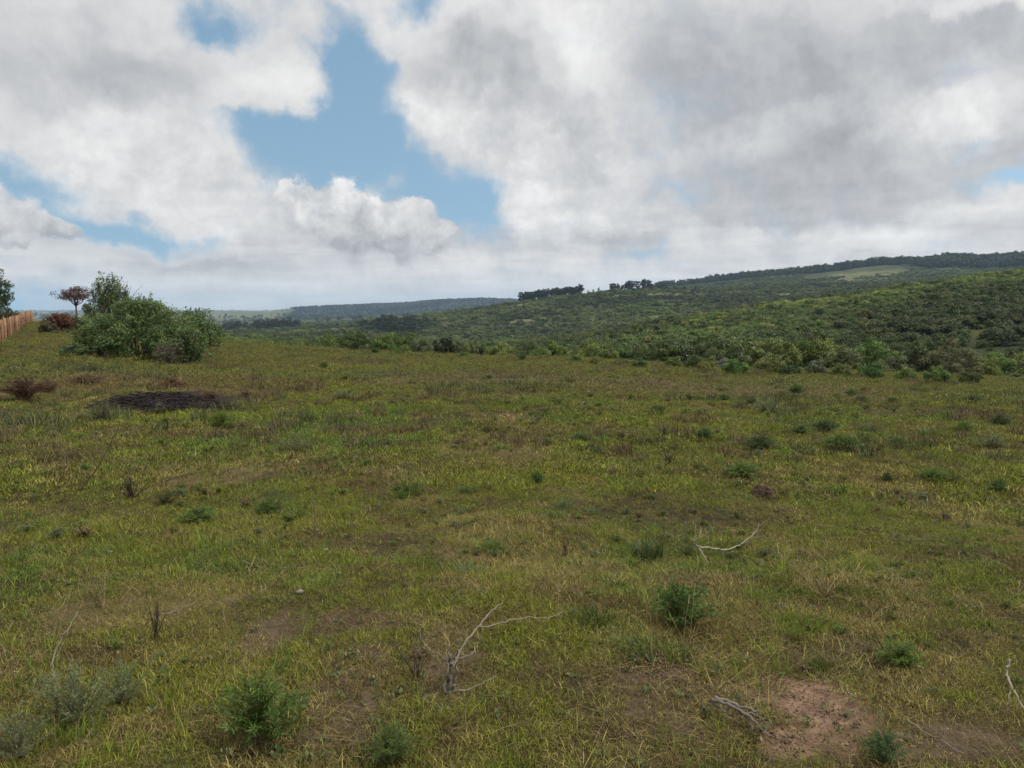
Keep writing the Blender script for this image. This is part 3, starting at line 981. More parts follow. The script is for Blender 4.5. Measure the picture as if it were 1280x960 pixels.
# ------------------------------------------------------------------ shrubs at the field's edge (individuals)
SHRUB = []
for k in range(7):
    sz = (1, 1, 1)
    SHRUB.append((crown_mesh("crown", M_LEAF, 800 + k, sz, 22, 3400, .105, (.2, .38), hollow=.5), stems_mesh("stems", M_BARK, 820 + k, sz, 9, .022)))
WISPY = []
for k in range(2):
    sz = (1, 1, 1)
    WISPY.append((crown_mesh("crown", M_LEAF, 840 + k, sz, 26, 3600, .10, (.14, .28), hollow=.3, aspect=.22, up=.8), stems_mesh("stems", M_BARK, 850 + k, sz, 14, .018)))


def shrub(name, loc, w, h, color, label, cat="shrub", group=None, kind=None, d=None, rz=None, pool=None):
    pool = pool or SHRUB
    crown, stems = pool[(kind if kind is not None else random.randrange(100)) % len(pool)]
    e = bpy.data.objects.new(name, None); COL.objects.link(e)
    e.location = (loc[0], loc[1], loc[2]); e.rotation_euler = (0, 0, random.uniform(0, 6.28) if rz is None else rz)
    e.empty_display_size = .2
    c = obj("crown", crown, e, (0, 0, 0), color); c.scale = (w / 2, (d or w) / 2, h)
    s = obj("stems", stems, e); s.scale = (w / 2, (d or w) / 2, h)
    tag(e, label, cat, group)
    return e


def put_shrub(px, pbase, ptop, wpx, Y, color, label, name="shrub", **kw):
    """stands where the sight line of the column meets depth Y, on the ground there"""
    loc = at(px, Y)
    top = P(px, ptop, Y).z
    h = max(.25, top - loc.z)
    return shrub(name, (loc.x, loc.y, loc.z - .03), wpx / F * Y, h, color, label, **kw)


random.seed(21)
BLUEG = (.055, .085, .042); DKG = (.07, .115, .028); MIDG = (.105, .165, .036); YG = (.16, .20, .045); GREYG = (.15, .185, .09); RUST = (.14, .052, .028)
# the thicket at left
def thicket(name, px, base, top, wpx, Y, color, label, seed, ncl, nleaf, leaf, shape='dome', cl=(.16, .3), stems=12, aspect=.5, depth=1., up=.35, cat="shrub", low=.05, mat=None):
    loc = at(px, Y)
    h = P(px, top, Y).z - loc.z
    w = wpx / F * Y
    e = bpy.data.objects.new(name, None); COL.objects.link(e); e.location = (loc.x, loc.y, loc.z - .04); e.empty_display_size = .2
    sz = (w / 2, w / 2 * depth, h)
    if shape == 'spray':
        cm = spray_mesh("crown", M_LEAF, seed, sz, ncl, nleaf, leaf, low, aspect)
    else:
        body = crown_mesh("body", None, seed, sz, ncl, int(nleaf * .62), leaf, cl, low=low, shape=shape, aspect=aspect, hollow=.4, up=up, fz=.4)
        cm = spray_mesh("crown", M_LEAF, seed + 5, sz, int(ncl * 1.6), int(nleaf * .45), leaf, max(low, .3), aspect, .045, body)
    obj("crown", cm, e, (0, 0, 0), color)
    if stems:
        obj("stems", stems_mesh("stems", mat or M_BARK, seed + 1, sz, stems, .028), e)
    return tag(e, label, cat)


thicket("large_shrub", 176, 452, 376, 156, 25.2, (.115, .175, .056), "broad blue-green shrub, the biggest of the thicket at left", 1001, 80, 27000, .068, cl=(.11, .22), stems=16, depth=.8)
thicket("tall_shrub", 138, 452, 337, 66, 27.4, (.11, .16, .055), "tallest airy shrub rising out of the top of the left thicket", 1003, 96, 9000, .068, shape='spray', low=.4, stems=16)
thicket("young_tree", 182, 452, 365, 50, 26.8, (.105, .16, .05), "shorter pointed shrub top just right of the tallest one", 1005, 54, 4200, .08, shape='spray', low=.35)
thicket("round_shrub", 118, 452, 396, 68, 25.0, (.14, .19, .045), "yellowish green shrub forming the left shoulder of the thicket", 1007, 34, 6000, .08, cl=(.15, .28))
thicket("dark_shrub", 243, 440, 385, 74, 30.5, (.085, .14, .04), "dark green rounded shrub at the right end of the thicket", 1009, 34, 5200, .095, cl=(.16, .3))
thicket("low_shrub", 236, 452, 408, 56, 24.3, (.115, .17, .055), "grey-green shrub sloping down at the right front of the thicket", 1011, 30, 4400, .075, cl=(.15, .28))
thicket("low_shrub", 92, 452, 431, 40, 23.8, (.075, .12, .04), "low green bush at the left foot of the thicket", 1013, 20, 2200, .07, cl=(.18, .32), stems=6)
thicket("twiggy_shrub", 208, 453, 424, 40, 23.6, (.13, .115, .075), "brownish half bare twiggy bush in front of the thicket", 1015, 26, 1100, .05, cl=(.2, .34), stems=26, aspect=.3)
thicket("rusty_shrub", 73, 430, 392, 46, 44, (.125, .056, .032), "rust brown dead leaved bush left of the thicket", 1017, 26, 3600, .12, cl=(.18, .32))
thicket("olive_shrub", 88, 428, 397, 60, 50, (.055, .058, .028), "dull olive bush behind the rust brown one", 1019, 26, 3000, .13, cl=(.18, .32))
thicket("olive_shrub", 60, 425, 402, 26, 42, (.06, .06, .028), "little dull olive bush at the left foot of the rusty bush", 1021, 16, 1200, .11, cl=(.2, .34), stems=5)

# umbrella-topped reddish tree
def branchy_tree(name, px, Y, top, crown_px, label, color, seed, flat=True, nleaf=1500, leaf=.10, trunk_r=.07, shape='flat', lean=.0, crown_low=.55, cat="tree"):
    random.seed(seed)
    loc = at(px, Y); h = P(px, top, Y).z - loc.z; w = crown_px / F * Y / 2
    e = bpy.data.objects.new(name, None); COL.objects.link(e); e.location = loc; e.empty_display_size = .2
    m = MB()
    fork = Vector((lean, 0, h * crown_low))
    m.tube(curve_pts([Vector((0, 0, -.1)), Vector((lean * .3, 0, h * .25)), fork], 4, .01), trunk_r, trunk_r * .6, 7)
    rng = np.random.default_rng(seed)
    centers = []
    for i in range(11):
        a = i * 2.4; rad = w * math.sqrt((i + .7) / 11) * .85
        tip = Vector((lean + math.cos(a) * rad, math.sin(a) * rad, h * ((.95 - .16 * (rad / w) ** 2 + random.gauss(0, .012)) if flat else random.uniform(.45, .95))))
        pts = curve_pts([fork, fork.lerp(tip, .5) + Vector((0, 0, -h * .02)), tip], 4, .012 * h)
        m.tube(pts, trunk_r * .45, trunk_r * .12, 5)
        for f in range(3):
            q = pts[random.randint(4, len(pts) - 1)]
            t2 = q + Vector((random.gauss(0, .2) * w, random.gauss(0, .2) * w, h * random.uniform(.02, .1)))
            m.tube([q, q.lerp(t2, .5), t2], trunk_r * .16, trunk_r * .06, 4); centers.append(t2)
        centers.append(tip)
    obj("trunk", m.mesh("trunk", M_BARK, True), e)
    c = np.array([tuple(v) for v in centers])
    k = rng.integers(0, len(c), nleaf)
    pts = c[k] + rng.normal(size=(nleaf, 3)) * np.array([w * .13, w * .13, h * (.035 if flat else .07)])
    v, q = leaf_faces(pts, rng.normal(size=(nleaf, 3)) + [0, 0, .5], leaf * rng.uniform(.6, 1.3, nleaf), leaf * .5, rng)
    obj("crown", make_mesh("crown", v, q, None, M_LEAF, np.repeat(rng.random(nleaf), 4)), e, (0, 0, 0), color)
    return tag(e, label, cat)


branchy_tree("umbrella_tree", 96, 58, 361, 42, "small flat topped tree with reddish brown crown behind the thicket", (.115, .06, .048), 31, True, 2600, .12, .085)
thicket("leafy_tree", -4, 415, 338, 46, 56, (.05, .085, .028), "dark green leafy tree cut by the left edge behind the fence", 1051, 40, 4200, .15, shape='tall', cl=(.13, .24), low=.22, stems=4, cat="tree")
thicket("hedge_shrub", 4, 410, 384, 50, 50, (.045, .062, .022), "dark bush behind the wooden fence below the leafy tree", 1031, 30, 4200, .12, cl=(.18, .32))
thicket("hedge_shrub", 26, 405, 392, 16, 62, (.04, .055, .022), "tiny dark bush peeping over the far end of the fence", 1033, 14, 1000, .12, cl=(.2, .34), stems=4)

# shrubs along the brink of the pasture, left to right
EDGE_SH = [
    (442, 437, 414, 44, 50, DKG, "round dark green bush at the brink, left of the middle"),
    (478, 437, 417, 40, 54, MIDG, "mid green bush right of the round dark brink bush"),
    (505, 438, 416, 44, 57, DKG, "dark bush with ragged top behind the mid green brink bush"),
    (526, 438, 421, 30, 55, GREYG, "small greyish bush left of the isolated dark brink bush"),
    (554, 440, 420, 32, 49, (.03, .045, .018), "isolated dark bush standing out at the brink in the middle"),
    (575, 440, 424, 24, 54, GREYG, "pale greyish bush behind the isolated dark brink bush"),
    (628, 442, 431, 44, 54, YG, "low yellow-green bush at the brink right of the black shrub"),
    (690, 444, 428, 50, 58, MIDG, "low wide mid green bush in the dip right of the centre"),
    (738, 446, 430, 50, 60, YG, "light green wide bush left of the white flecked shrub"),
    (832, 449, 427, 44, 50, DKG, "dark green shrub just left of the white flecked shrub"),
    (905, 462, 418, 76, 49, (.10, .14, .05), "tall broad grey-green bush behind the silvery leaved plant"),
    (955, 464, 424, 66, 50, (.13, .17, .05), "feathery light green bush right of the tall grey-green bush"),
    (995, 462, 422, 60, 53, MIDG, "mid green bush in the middle of the right hand thicket"),
    (1030, 463, 424, 54, 52, YG, "yellowish bush in the middle of the right hand thicket"),
    (1062, 465, 436, 56, 47, (.11, .135, .05), "low brownish green bush in front of the right hand thicket"),
    (1098, 466, 428, 60, 50, (.10, .17, .036), "bright green rounded bush left of the big brownish one"),
    (1120, 468, 445, 56, 46, (.10, .125, .05), "low dull bush at the foot of the bright green rounded one"),
    (1150, 470, 430, 60, 49, (.08, .11, .036), "dark bush squeezed against the big brownish feathery one"),
    (1236, 474, 446, 36, 46, YG, "yellow-green small bush at the right foot of the brownish one"),
    (1262, 476, 448, 50, 50, MIDG, "mid green bush near the right edge beyond the pasture"),
    (1275, 484, 466, 36, 38, (.075, .11, .035), "low dark bush on the pasture at the right edge"),
    (775, 447, 432, 44, 57, DKG, "dark low bush midway along the brink right of centre"),
    (660, 443, 432, 40, 60, DKG, "dark low bush in the dip below the hilltop tree rows"),
    (410, 436, 420, 36, 60, MIDG, "small mid green bush leftmost along the brink"),
]
for (px, b, t, w, Y, c, lab) in EDGE_SH:
    put_shrub(px, b, t, w, Y, c, lab, "brink_shrub")
put_shrub(1190, 470, 428, 84, 47, (.125, .125, .055), "big brownish green feathery bush at the right end of the brink", "feathery_shrub", pool=WISPY, kind=0)
put_shrub(893, 463, 436, 40, 47.5, (.13, .165, .06), "small feathery pale green bush beside the tall grey-green one", "feathery_shrub", pool=WISPY, kind=1)
# black speck at the brink
put_shrub(601, 443, 435, 8, 45, (.008, .008, .007), "tiny nearly black shrub alone at the brink near the middle", "black_shrub", kind=1)
# white flecked shrub
e = put_shrub(853, 449, 426, 54, 50.5, (.10, .14, .06), "green shrub flecked with white blossom at the brink", "blossom_shrub", kind=3)
rng = np.random.default_rng(5)
d = rng.normal(size=(420, 3)); d[:, 2] = np.abs(d[:, 2]); d[:, 0] += .5; d /= np.linalg.norm(d, axis=1, keepdims=True)
ww = 54 / F * 50.5 / 2; hh = e.children[0].scale[2]
bv, bq = leaf_faces(d * [ww * .95, ww * .95, hh * .98] * rng.uniform(.85, 1.04, (420, 1)), d + rng.normal(size=(420, 3)) * .4, .10, .08, rng)
o = obj("blossom", make_mesh("blossom", bv, bq, None, M_LEAF, np.full(len(bv), .5)), e, (0, 0, 0), (.40, .42, .36))
o.rotation_euler = (0, 0, -e.rotation_euler.z)
# silvery plant
put_shrub(908, 466, 449, 30, 43, (.17, .20, .15), "silvery grey leaved shrub at the brink right of the blossom shrub", "silver_shrub", kind=1, pool=WISPY)
put_shrub(945, 474, 460, 36, 36, (.085, .075, .04), "low brownish bush on the pasture below the right hand thicket", "low_shrub", kind=4)
put_shrub(778, 463, 452, 30, 36, (.075, .08, .035), "low olive bush on the pasture below the middle of the brink", "low_shrub", kind=5)

# filler shrubs further down the slope, nothing tells them apart
random.seed(77)
cnt = 0
for i in range(900):
    px = random.uniform(330, 1330)
    Y = random.uniform(0, 1) ** 1.4 * 46 + 50
    u = slope(px, 400)[0]
    x, y = u * Y, Y
    _, rE = terrain_macro(np.array([x]), np.array([y]))
    if math.hypot(x, y) < rE[0] + 4: continue
    h = random.choice([random.uniform(.7, 1.3), random.uniform(1.1, 2.0), random.uniform(1.8, 3.0)])
    zz = Hz(x, y)
    lim = float(np.interp(px, [300, 420, 560, 640, 760, 830, 900, 1000, 1100, 1200, 1400], [426, 424, 427, 432, 431, 426, 421, 424, 428, 436, 446])) + abs(random.gauss(0, 4))
    h = min(h, P(px, lim, Y).z - zz)
    if h < .5: continue
    if not visible(np.array([x]), np.array([y]), np.array([zz + h]), -.004)[0]: continue
    c = random.choice([DKG, MIDG, MIDG, YG, YG, (.11, .14, .05), GREYG, (.08, .12, .034)])
    k = random.uniform(.75, 1.15); c = tuple(v * k for v in c)
    shrub("slope_shrub", (x, y, zz - .05), h * random.uniform(1.1, 1.9), h, c, "green scrub bush on the slope just beyond the pasture", group="scrub bushes just beyond the pasture")
    cnt += 1
    if cnt >= 150: break
for k, (px, pb, hh, col) in enumerate(((842, 459, .55, MIDG), (868, 461, .7, DKG), (884, 466, .5, YG), (920, 468, .6, MIDG), (962, 468, .75, YG), (988, 470, .5, DKG), (1020, 469, .7, GREYG),
                                       (1052, 472, .55, MIDG), (1090, 474, .6, DKG), (1132, 476, .5, YG), (1170, 478, .55, MIDG), (1212, 480, .45, DKG), (720, 453, .4, MIDG), (652, 450, .35, DKG),
                                       (745, 457, .4, YG), (800, 460, .45, DKG), (580, 447, .35, MIDG), (500, 443, .4, MIDG), (470, 441, .35, DKG))):
    g = ground(px, pb)
    shrub("outlying_shrub", (g.x, g.y, g.z - .03), hh * random.uniform(1.4, 2.2), hh, tuple(v * random.uniform(.8, 1.1) for v in col),
          "small low bush standing out on the grass just short of the brink", group="small bushes stepping onto the grass at the brink")
print("filler shrubs", cnt)

# ------------------------------------------------------------------ hilltop trees (individuals, far)
def tree_mesh(name, seed, slim, crown0):
    rng = np.random.default_rng(seed)
    m = MB(); random.seed(seed)
    m.tube([(0, 0, -.05), (.01, 0, .3), (0, .01, .62)], .016, .008, 5, .3)
    cm = crown_mesh("tmp", None, seed, (slim, slim, 1.0), 12, 420, .11, (.2, .36), low=crown0, shape='tall')
    v = np.zeros(len(cm.vertices) * 3); cm.vertices.foreach_get("co", v); v = v.reshape(-1, 3)
    a = np.zeros(len(v)); cm.attributes["rnd"].data.foreach_get("value", a)
    m.add(v, np.arange(len(v)).reshape(-1, 4), None, a)
    bpy.data.meshes.remove(cm)
    return m.mesh(name, M_LEAF)


GUM = [tree_mesh("plantation_tree", 60 + k, .22, .16) for k in range(3)]
BROAD = [tree_mesh("broad_tree", 70 + k, .42, .12) for k in range(3)]


def far_tree(name, px, Y, h, me, color, label, group):
    p = at(px, Y)
    o = obj(name, me, None, (p.x, p.y, p.z - .3), color); s = h
    o.scale = (s * random.uniform(.9, 1.25), s, s); o.rotation_euler = (0, 0, random.uniform(0, 6.28))
    tag(o, label, "tree", group)


random.seed(5)
for i in range(74):
    px = 651 + 75 * (i / 73)
    far_tree("plantation_tree", px + random.gauss(0, .4), 935 + random.uniform(0, 30), random.uniform(11.5, 14), random.choice(GUM), (.022, .033, .014),
             "slim dark plantation tree in the straight hilltop row at centre", "plantation row on the hilltop")
for i in range(34):
    px = 764 + 50 * random.random()
    far_tree("grove_tree", px, 930 + random.uniform(0, 50), random.uniform(8, 11.5) + (4 if 783 < px < 812 else 0), random.choice(GUM), (.022, .034, .013),
             "dark tree of the ragged hilltop grove right of the plantation row", "ragged grove on the hilltop")
for px, h in ((821, 10), (826, 11), (831, 10), (843, 7), (855, 7), (868, 7), (748, 7), (741, 6), (735, 6)):
    far_tree("skyline_tree", px, 940, h, random.choice(GUM), (.024, .036, .014), "lone small tree on the skyline beside the ragged hilltop grove", "lone skyline trees")
for i in range(60):
    px = random.triangular(446, 548, 490)
    far_tree("valley_tree", px, random.uniform(640, 740), random.uniform(9, 14.5) * (1 - .35 * abs(px - 490) / 55), random.choice(BROAD), (.024, .036, .017),
             "dark tall tree in the valley grove left of centre", "dark valley grove")
for i in range(80):
    px = random.uniform(280, 372)
    far_tree("belt_tree", px, random.uniform(860, 960), random.uniform(9, 14), random.choice(BROAD), (.022, .032, .018),
             "dark tree in the long belt just right of the thicket", "dark tree belt at left")

# ------------------------------------------------------------------ fence
def fence():
    e = bpy.data.objects.new("wooden_fence", None); COL.objects.link(e)
    e.location = (-23.7, 36, Hz(-23.7, 36))
    o0 = Vector(e.location)
    random.seed(3)
    pts = []
    y = 20.
    m = MB(); rails = MB()
    dirv = Vector((-21, 36, 0)).normalized()
    start = Vector((-23.7, 36, 0)) - dirv * 16
    L = 62.; s = 0.
    prev = None
    k = 0
    while s < L:
        p = start + dirv * s
        z = Hz(p.x, p.y)
        h = .86 + random.gauss(0, .10)
        w = random.uniform(.05, .085)
        nrm = Vector((dirv.y, -dirv.x, 0))
        ln = Vector((random.gauss(0, .045), random.gauss(0, .045), 0))
        b = Vector((p.x, p.y, z - .1)) - o0
        if k % 16 == 0:
            pm = MB(); pm.tube([b + nrm * .07, b + nrm * .07 + Vector((0, 0, .5)), b + nrm * .07 + Vector((0, 0, 1.05))], .055, .05, 7)
            obj("post", pm.mesh("post", M_FENCE), e)
            if prev is not None:
                for zz in (.3, .72):
                    rails.tube([prev + Vector((0, 0, zz)) + nrm * .035, b + Vector((0, 0, zz)) + nrm * .035], .022, .022, 5)
            prev = b
        # a split pale: flattened, with a pointed top
        a = dirv * w / 2; t = nrm * .011
        top = b + Vector((0, 0, h)) + ln
        v = [b - a - t, b + a - t, b + a + t, b - a + t, top - a - t, top + a - t, top + a + t, top - a + t, top + Vector((0, 0, .05))]
        m.add([tuple(q) for q in v], [(0, 1, 5, 4), (1, 2, 6, 5), (2, 3, 7, 6), (3, 0, 4, 7)], [(4, 5, 8), (5, 6, 8), (6, 7, 8), (7, 4, 8)], random.random())
        s += w + random.uniform(.03, .10); k += 1
    obj("pales", m.mesh("pales", M_FENCE), e)
    obj("rails", rails.mesh("rails", M_FENCE), e)
    tag(e, "orange brown wooden paling fence running away over the crest at left", "fence")


fence()

# ------------------------------------------------------------------ tufts on the pasture (individuals)
def feathery(name, seed, nst, nl, h, w, leaf, lw, droop=.3, up=.6):
    """stems spraying from one base, set with fine leaflets"""
    rng = np.random.default_rng(seed); random.seed(seed)
    st = MB()
    P_, N_, R_ = [], [], []
    for i in range(nst):
        a = rng.uniform(0, 6.283); sp = rng.random() ** .7
        b = Vector((rng.normal(0, .06) * w, rng.normal(0, .06) * w, -.01))
        tip = Vector((math.cos(a) * w * .5 * sp, math.sin(a) * w * .5 * sp, h * rng.uniform(.55, 1.0) * (1 - .45 * sp * sp)))
        mid = b.lerp(tip, .5) + Vector((0, 0, h * .14 * droop / .3))
        pts = curve_pts([b, mid, tip], 4, .004 * h)
        st.tube(pts, .0016 + .004 * h, .0006, 3)
        col = rng.random()
        for j in range(nl):
            f = rng.uniform(.18, 1.0) * (len(pts) - 1)
            k = min(int(f), len(pts) - 2)
            p = pts[k].lerp(pts[k + 1], f - k)
            d = (pts[k + 1] - pts[k]).normalized() * up + Vector(rng.normal(0, .55, 3))
            P_.append((tuple(p), tuple(d.normalized()))); R_.append(.5 * col + .5 * rng.random())
    n = len(P_)
    p = np.array([q[0] for q in P_]); d = np.array([q[1] for q in P_])
    L = leaf * rng.uniform(.6, 1.3, n)[:, None]
    s = np.cross(d, rng.normal(size=(n, 3))); s /= np.linalg.norm(s, axis=1, keepdims=True)
    tp = p + d * L
    tp[:, 2] = np.maximum(tp[:, 2], .004)
    v = np.stack([p, p + d * L * .5 + s * lw / 2, tp, p + d * L * .5 - s * lw / 2], 1).reshape(-1, 3)
    return (make_mesh("foliage", v, np.arange(4 * n).reshape(n, 4), None, M_TUFT, np.repeat(np.array(R_), 4)), st.mesh("stems", M_STRAW))


FEATH = [feathery("f", 1100 + k, 80, 46, 1.0, 1.15, .10, .014) for k in range(3)]
DENSE = [feathery("d", 1120 + k, 110, 44, .9, 1.05, .085, .015, .25, .7) for k in range(3)]
SAGEP = [feathery("s", 1140 + k, 60, 60, .95, 1.1, .055, .010, .1, .9) for k in range(3)]
GRASSY = []
for k in range(3):
    m = MB(); blades(m, np.random.default_rng(1160 + k), 190, .28, .35, .95, .017, .55, 0, .7); GRASSY.append(m.mesh("foliage", M_TUFT))


def tuft(px, py, wpx, kind, color, label, name, group=None, hscale=1.0):
    g = ground(px, py)
    w = wpx / F * g.y
    e = bpy.data.objects.new(name, None); COL.objects.link(e); e.location = (g.x, g.y, g.z - .01); e.empty_display_size = .05
    e.rotation_euler = (0, 0, random.uniform(0, 6.28))
    k = random.randrange(3)
    sc = (w, w, w * .85 * hscale)
    if kind == 'grass':
        o = obj("foliage", GRASSY[k], e, (0, 0, 0), color); o.scale = (w * 1.1, w * 1.1, w * .75 * hscale)
    else:
        f, s = {'feather': FEATH, 'dense': DENSE, 'sage': SAGEP}[kind][k]
        o = obj("foliage", f, e, (0, 0, 0), color); o.scale = sc
        o = obj("stems", s, e); o.scale = sc
    return tag(e, label, "tuft", group)


random.seed(8)
D1 = (.085, .145, .034); D2 = (.11, .175, .034); B1 = (.09, .15, .026); S1 = (.155, .185, .09); S2 = (.13, .17, .07)
tuft(852, 784, 88, 'dense', D1, "dense dark green tuft in the right foreground, near the dead branch", "green_tuft")
tuft(328, 930, 118, 'feather', (.09, .15, .03), "large feathery bright green tuft in the foreground left of centre", "feathery_tuft", hscale=1.05)
tuft(488, 955, 66, 'feather', (.10, .15, .04), "feathery pale green tuft cut by the bottom edge", "feathery_tuft", hscale=1.2)
tuft(1102, 955, 56, 'feather', (.075, .13, .045), "fine blue-green tuft at the bottom beside the red soil", "feathery_tuft", hscale=1.1)
tuft(95, 905, 120, 'sage', S1, "silvery grey-green bushy weed in the left foreground", "sage_tuft")
tuft(20, 945, 90, 'sage', (.15, .18, .09), "silvery weed cut by the bottom left corner", "sage_tuft")
tuft(155, 880, 80, 'sage', S2, "grey-green weed right of the silvery bushy one at left", "sage_tuft")
tuft(1125, 832, 62, 'dense', D2, "green tuft with a dark bare twig at right behind the red soil", "green_tuft", hscale=.8)
tuft(812, 700, 62, 'grass', (.05, .082, .02), "dark grass tuft left of the white dead branch", "grass_tuft")
tuft(795, 816, 76, 'grass', (.085, .125, .024), "bright low grass left in front of the dense dark tuft", "grass_tuft", hscale=.6)
tuft(850, 822, 70, 'grass', (.085, .12, .022), "bright low grass just in front of the dense dark tuft", "grass_tuft", hscale=.55)
tuft(742, 780, 66, 'grass', (.075, .105, .024), "green grass tuft left of the dense dark tuft", "grass_tuft", hscale=.8)
tuft(1022, 836, 44, 'grass', (.10, .13, .022), "yellowish green grass tuft just above the red soil patch", "grass_tuft")
tuft(18, 705, 56, 'grass', (.09, .13, .02), "bright green grass tuft at the left edge", "grass_tuft", hscale=.7)
tuft(928, 596, 48, 'dense', D2, "spreading green tuft left of the dark soil clump", "green_tuft", hscale=.6)
tuft(1045, 618, 44, 'grass', (.085, .13, .022), "bright green grass tuft right of the dark soil clump", "grass_tuft", hscale=.7)
tuft(1166, 602, 38, 'dense', D2, "dark green tuft midway right, level with the soil clump", "green_tuft", hscale=.7)
tuft(1248, 617, 30, 'dense', D1, "dark upright tuft near the right edge, level with the soil clump", "green_tuft")
tuft(250, 652, 50, 'dense', D2, "dark green low tuft left of the smaller round one", "green_tuft", hscale=.6)
tuft(332, 643, 30, 'dense', D1, "small round dark tuft in the left middle of the pasture", "green_tuft", hscale=.9)
tuft(672, 605, 20, 'dense', D1, "small upright dark tuft near the centre of the pasture", "green_tuft", hscale=1.3)
tuft(510, 614, 52, 'grass', (.075, .115, .026), "left one of two light green grass tufts near the centre", "grass_tuft", hscale=.6)
tuft(582, 617, 40, 'grass', (.07, .105, .024), "right one of two light green grass tufts near the centre", "grass_tuft", hscale=.7)
tuft(275, 536, 32, 'dense', (.10, .165, .022), "vivid light green shrublet right of the dark brush pile", "bright_shrublet", hscale=1.0)
tuft(128, 527, 46, 'sage', (.095, .125, .06), "grey-green tuft just in front of the brush pile, left end", "sage_tuft", hscale=.8)
tuft(200, 517, 16, 'sage', (.16, .19, .12), "pale little weed standing against the dark brush pile", "sage_tuft", hscale=1.4)
tuft(372, 565, 52, 'sage', S2, "blue-grey weed right of the vivid shrublet", "sage_tuft", hscale=.7)
tuft(430, 500, 30, 'sage', S1, "pale grey-green weed far out left of the centre", "sage_tuft", hscale=.7)
tuft(962, 518, 52, 'sage', S1, "wide pale grey-green weed far out at right", "sage_tuft", hscale=.6)
tuft(1240, 560, 52, 'sage', S2, "wide grey-green weed near the right edge", "sage_tuft", hscale=.6)
tuft(405, 461, 14, 'dense', D1, "tiny dark tuft far out alone, left of centre", "green_tuft")
tuft(355, 535, 26, 'sage', S1, "pale weed between the vivid shrublet and the blue-grey weed", "sage_tuft", hscale=.7)
GRP = "small green tufts dotted over the right of the pasture"
LAB = "small dark green tuft dotted over the far right of the pasture"
for (px, py, w) in ((1030, 541, 30), (1028, 553, 26), (1052, 563, 42), (1124, 558, 26), (950, 564, 32), (995, 493, 20), (1046, 501, 18), (1064, 495, 16), (1076, 506, 20),
                    (1115, 504, 15), (1250, 532, 26), (880, 548, 22), (1085, 540, 26), (1000, 543, 24), (1160, 545, 30), (1205, 540, 26), (905, 500, 16), (940, 505, 14), (1215, 505, 22), (1180, 520, 20), (820, 515, 16), (1110, 600, 20)):
    tuft(px, py, w * random.uniform(1.05, 1.4), random.choice(['dense', 'dense', 'grass']), random.choice([D1, D2, (.06, .09, .03)]), LAB, "field_tuft", GRP, .7)
GRP2 = "small tufts dotted over the left and middle of the pasture"
for i in range(46):
    px = random.uniform(20, 880); py = random.choice([random.uniform(452, 520), random.uniform(500, 640), random.uniform(560, 720)])
    if 100 < px < 300 and py < 520: continue
    d = ground(px, py).y
    tuft(px, py, random.uniform(.10, .26) / d * F, random.choice(['dense', 'grass', 'sage', 'grass']), random.choice([D1, D2, (.06, .085, .03), (.085, .10, .035), S2, (.10, .09, .045)]),
         "little inconspicuous tuft in the left or middle pasture", "field_tuft", GRP2, random.uniform(.5, 1))

# ------------------------------------------------------------------ dead wood
def dead(name, label, polys, depth, mat=M_DEAD, cat="branch", jit=.003, parts=False):
    """polys: list of (pixel points, r0, r1, depth offsets); pieces share one mesh"""
    random.seed(len(label) * 7)
    m = MB()
    for poly in polys:
        pts, r0, r1 = poly[0], poly[1], poly[2]
        dz = poly[3] if len(poly) > 3 else [0] * len(pts)
        w = []
        for (p, o) in zip(pts, dz):
            q = P(p[0], p[1], depth + o)
            g = Hz(q.x, q.y) + r0 * .6
            if q.z < g: q.z = g
            w.append(q)
        m.tube(curve_pts(w, 5, jit), r0 * 1.02, r1 * 1.1, 6, knob=.45)
    me = m.mesh(name, mat, True)
    v = np.zeros(len(me.vertices) * 3); me.vertices.foreach_get("co", v); v = v.reshape(-1, 3)
    c = v.mean(0); c[2] = v[:, 2].min()
    me.vertices.foreach_set("co", (v - c).ravel()); me.update()
    o = obj(name, me, None, tuple(c))
    return tag(o, label, cat)


def lay(name, label, pts, r0, r1, mat=M_GREY, twigs=3, cat="stick", lift=.004):
    random.seed(len(label) * 3)
    r0 *= .75; r1 *= .75
    g = [ground(*p) for p in pts]
    g = [Vector((q.x, q.y, q.z + lift + random.uniform(0, .02))) for q in g]
    m = MB()
    c = curve_pts(g, 5, .004)
    m.tube(c, r0, r1, 6, knob=.3)
    for k in range(twigs):
        q = c[random.randint(2, len(c) - 3)]; d = (c[-1] - c[0]) * random.uniform(.12, .3)
        d = Vector((d.x - d.y * random.uniform(-.6, .6), d.y + d.x * random.uniform(-.6, .6), random.uniform(.0, .06)))
        m.tube(curve_pts([q, q + d * .5 + Vector((0, 0, .01)), q + d], 3, .003), r1 * 1.1, r1 * .4, 4)
    me = m.mesh(name, mat, True)
    o0 = g[0]
    v = np.zeros(len(me.vertices) * 3); me.vertices.foreach_get("co", v); v = v.reshape(-1, 3)
    me.vertices.foreach_set("co", (v - np.array(o0)).ravel()); me.update()
    return tag(obj(name, me, None, o0), label, cat)


